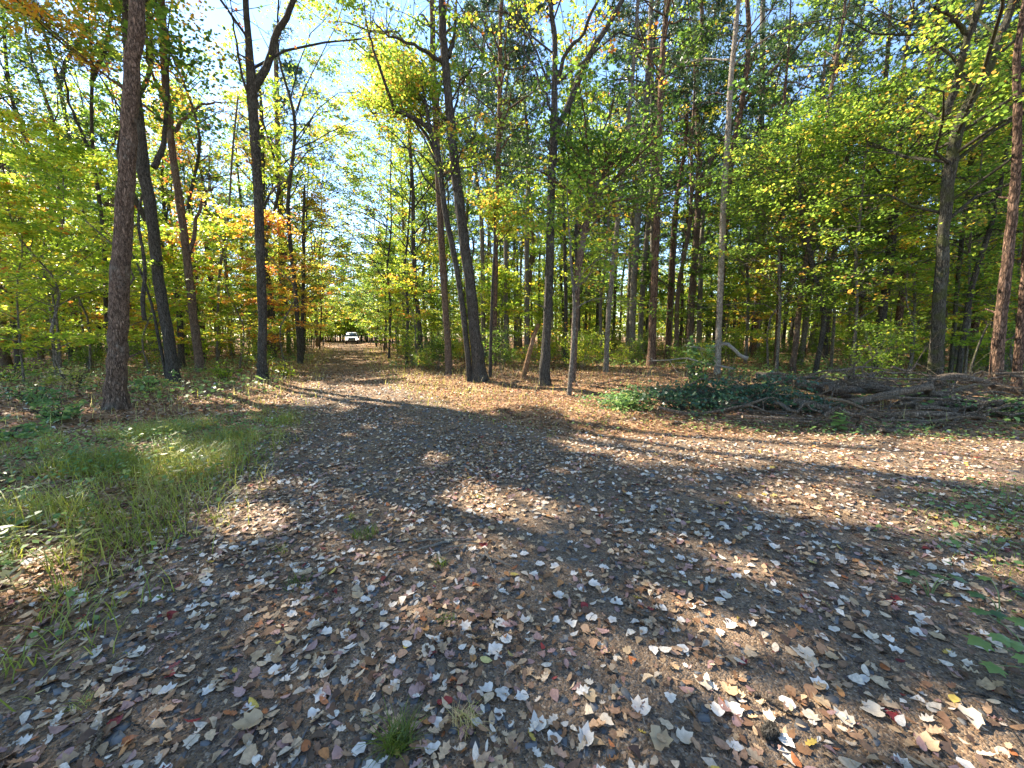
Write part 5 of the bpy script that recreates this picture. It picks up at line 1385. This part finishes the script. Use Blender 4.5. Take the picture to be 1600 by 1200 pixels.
shrub(4.9, 7.5, .60, .8, 1300, "blue-green vine mound climbing over the left end of the pile", L_DARK, .055, 3)
shrub(5.6, 7.2, .36, .7, 700, "low dark vine mound in front of the dark sloping log", L_DARK, .05, 4)
shrub(2.3, 7.6, .35, .7, 1800, "low brownish-green vine patch left of the dark mounds", L_HERB, .05, 5)
shrub(4.2, 8.6, 1.15, .4, 500, "leafy green sprig rising among the bleached branches", L_HERB, .075, 6)
shrub(8.4, 6.6, .25, .6, 700, "low green patch at the front of the pile near the right edge", L_HERB, .05, 7)
for i, (u, v, h, r, mt, lab) in enumerate([(60, 640, .45, .7, L_HERB, "leafy scrub clump left of the foot of the thickest brown trunk"), (120, 612, .5, .6, L_GRASS, "straw-green scrub directly behind and left of the thickest brown trunk"), (20, 600, .6, .8, L_YELL, "yellowish scrub at the left edge behind the trunk cut by it"),
        (235, 618, .4, .5, L_HERB, "small scrub between the thickest brown trunk and the black leaning one"), (350, 598, .5, .6, L_YELL, "yellowish scrub between the creeper trunk and the forked black one"), (445, 590, .5, .5, L_YELL, "leafy scrub right of the forked black trunk at the verge"),
        (10, 700, .22, .5, L_HERB, "low scrub at the left edge above the grass"), (90, 668, .3, .5, L_HERB, "low scrub in the leaves left of the grass verge")]):
    x_, y_ = ground_at(u, v); shrub(x_, y_, h, r, 420, lab, mt, .06, 40 + i)
# red creeper on the third trunk
def creeper():
    rng = np.random.RandomState(71); pts = [(300, 457), (292, 400), (283, 358), (275, 290), (267, 220), (262, 160), (256, 110), (254, 40)]
    base = np.array([at_y(u, v, 14.7) for u, v in pts]); c = catmull(base, 30)
    n = 420; i = rng.randint(0, 30, n); P = c[i] + rng.randn(n, 3) * np.array([.22, .18, .2])
    off = base[0].copy(); V = leaf_geo(P - off, .10 * (.6 + .7 * rng.rand(n)), rng, SIX, tilt=1.0)
    o = part("creeper", mesh_np("creeper", V, np.arange(len(V)), 6, L_RED, attr=np.repeat(rng.rand(n), 6))); o.location = off
    tag(o, "red-orange creeper leaves climbing the third big trunk on the left", "creeper")
creeper()

# ---------------------------------------------------------------- white pickup on the track
def loft(sections, name, mat, parent, smooth_=True):
    """sections: list of rings (k,3) closed; capped"""
    S = np.array(sections, float); m, k, _ = S.shape
    V = S.reshape(-1, 3); fv, fl = [], []
    for i in range(m - 1):
        for j in range(k):
            j2 = (j + 1) % k; fv += [i * k + j, i * k + j2, (i + 1) * k + j2, (i + 1) * k + j]; fl.append(4)
    fv += list(range(k))[::-1]; fl.append(k); fv += [(m - 1) * k + j for j in range(k)]; fl.append(k)
    o = part(name, mesh_np(name, V, fv, fl, mat, smooth_=False), parent)
    b = o.modifiers.new("bevel", 'BEVEL'); b.width = .03; b.segments = 2; b.limit_method = 'ANGLE'
    return o
def box(name, c, s, mat, parent, bev=.015):
    x, y, z = [q / 2 for q in s]
    V = np.array([(a * x, b * y, d * z) for a in (-1, 1) for b in (-1, 1) for d in (-1, 1)])
    Q = [0, 1, 3, 2, 4, 6, 7, 5, 0, 4, 5, 1, 2, 3, 7, 6, 0, 2, 6, 4, 1, 5, 7, 3]
    o = part(name, mesh_np(name, V, Q, 4, mat), parent); o.location = c
    b = o.modifiers.new("bevel", 'BEVEL'); b.width = bev; b.segments = 2
    return o
def truck():
    bx, by = ground_at(550, 538.5)
    bx, by = bx * 1.08, by * 1.08
    ang = math.atan2(-bx, -by)                           # front faces the camera
    root = thing("pickup_truck", "white pickup with its headlights on, driving towards the camera far down the track", "pickup truck", (bx, by, g1(bx, by)), math.atan2(-by, -bx) + PI / 2)
    white = plain("white_paint", (.80, .81, .82), .25, noise=.02); black = plain("black_trim", (.02, .02, .022), .5); glass = plain("dark_glass", (.015, .02, .022), .06, noise=.1)
    rub = plain("tyre_rubber", (.022, .022, .022), .9); chrome = plain("wheel_metal", (.5, .5, .52), .3, 1.0); lampm = plain("headlamp_lit", (.9, .9, .85), .1, emit=((1, .96, .85), 6.0)); silv = plain("grille_metal", (.16, .16, .17), .4, .6)
    amber = plain("amber_lens", (.8, .3, .04), .2)
    # local frame: front towards -Y
    def ring(y, hw, z0, z1, tum=.06):
        return [(-hw, y, z0), (hw, y, z0), (hw + .02, y, (z0 + z1) / 2), (hw - tum, y, z1), (-hw + tum, y, z1), (-hw - .02, y, (z0 + z1) / 2)]
    loft([ring(-2.75, .86, .52, .98), ring(-2.68, .93, .46, 1.06), ring(-1.4, .96, .44, 1.16), ring(-1.3, .96, .44, 1.18), ring(.9, .96, .44, 1.18), ring(1.0, .96, .50, 1.18), ring(2.7, .95, .52, 1.16), ring(2.78, .92, .56, 1.12)], "body", white, root)
    loft([[(-.86, -1.25, 1.16), (.86, -1.25, 1.16), (.86, .95, 1.16), (-.86, .95, 1.16)], [(-.70, -.62, 1.78), (.70, -.62, 1.78), (.72, .72, 1.80), (-.72, .72, 1.80)], [(-.66, -.5, 1.84), (.66, -.5, 1.84), (.68, .6, 1.86), (-.68, .6, 1.86)]], "cab", white, root)
    def pane(name, pts):
        V = np.array(pts, float); n = np.cross(V[1] - V[0], V[2] - V[0]); n /= np.linalg.norm(n)
        V2 = np.vstack([V + n * .012, V - n * .012]); k = len(V)
        fv = list(range(k)) + [2 * k - 1 - j for j in range(k)]; fl = [k, k]
        for j in range(k): j2 = (j + 1) % k; fv += [j, k + j, k + j2, j2]; fl.append(4)
        return part(name, mesh_np(name, V2, fv, fl, glass), root)
    pane("windshield", [(-.80, -1.23, 1.20), (.80, -1.23, 1.20), (.68, -.68, 1.75), (-.68, -.68, 1.75)])
    pane("rear_window", [(-.78, .955, 1.2), (.78, .955, 1.2), (.66, .76, 1.72), (-.66, .76, 1.72)])
    for s in (-1, 1):
        pane("side_window", [(s * .868, -1.0, 1.22), (s * .868, .84, 1.22), (s * .74, .62, 1.74), (s * .74, -.58, 1.74)])
        box("headlight", (s * .72, -2.74, .86), (.30, .10, .20), lampm, root)
        box("indicator_lamp", (s * .90, -2.66, .84), (.07, .12, .16), amber, root)
        m = box("mirror", (s * 1.07, -1.05, 1.28), (.20, .12, .24), black, root); box("mirror_arm", (-s * .12, 0, -.06), (.08, .05, .05), black, m, .005)
        box("door_handle", (s * .985, .0, 1.02), (.02, .16, .04), black, root, .004)
        box("fog_lamp", (s * .66, -2.79, .56), (.12, .05, .08), silv, root)
        for y in (-1.75, 1.75):
            w = Wood(); th = np.linspace(0, 1, 2)
            w.tubes(np.array([(-.13, 0, 0), (-.11, 0, 0), (.11, 0, 0), (.13, 0, 0)]), np.array([.33, .37, .37, .33]), 28, cap=True)
            wh = part("wheel", w.mesh("wheel", rub), root); wh.location = (s * .82, y, .37)
            w = Wood(); w.tubes(np.array([(s * .125, 0, 0), (s * .138, 0, 0)]), np.array([.22, .20]), 20, cap=True); part("rim", w.mesh("rim", chrome), wh)
    box("grille", (0, -2.77, .84), (1.10, .06, .26), black, root)
    for k in range(3): box("grille_bar", (0, -2.81, .76 + .08 * k), (1.06, .02, .02), silv, root, .004)
    box("bumper", (0, -2.82, .56), (1.84, .16, .18), black, root, .04)
    box("undertray", (0, 0, .38), (1.5, 4.6, .14), black, root)
truck()
# things that would share a label are told apart by their order in the picture, left to right
by = {}
for o in COL.objects:
    if o.parent is None and o.get("label") and o.get("category") in ("tree", "pine tree", "sapling", "bush", "branch", "weed", "dry stalk", "fallen leaf"):
        by.setdefault(o["label"], []).append(o)
ORD = ["leftmost", "second", "third", "fourth", "fifth", "sixth", "seventh", "eighth", "ninth", "tenth"]
for lab, os_ in by.items():
    if len(os_) < 2: continue
    os_.sort(key=lambda o: o.location.x / max(o.location.y, .5))
    n = len(os_)
    for i, o in enumerate(os_):
        w = ("leftmost" if i == 0 else "rightmost" if i == n - 1 else (ORD[i] + " from left" if i < 10 else ORD[max(1, min(9, n - 1 - i))] + " from right"))
        o["label"] = ("%s, %s" % (lab, w)) if len((lab + " " + w).split()) <= 16 else lab
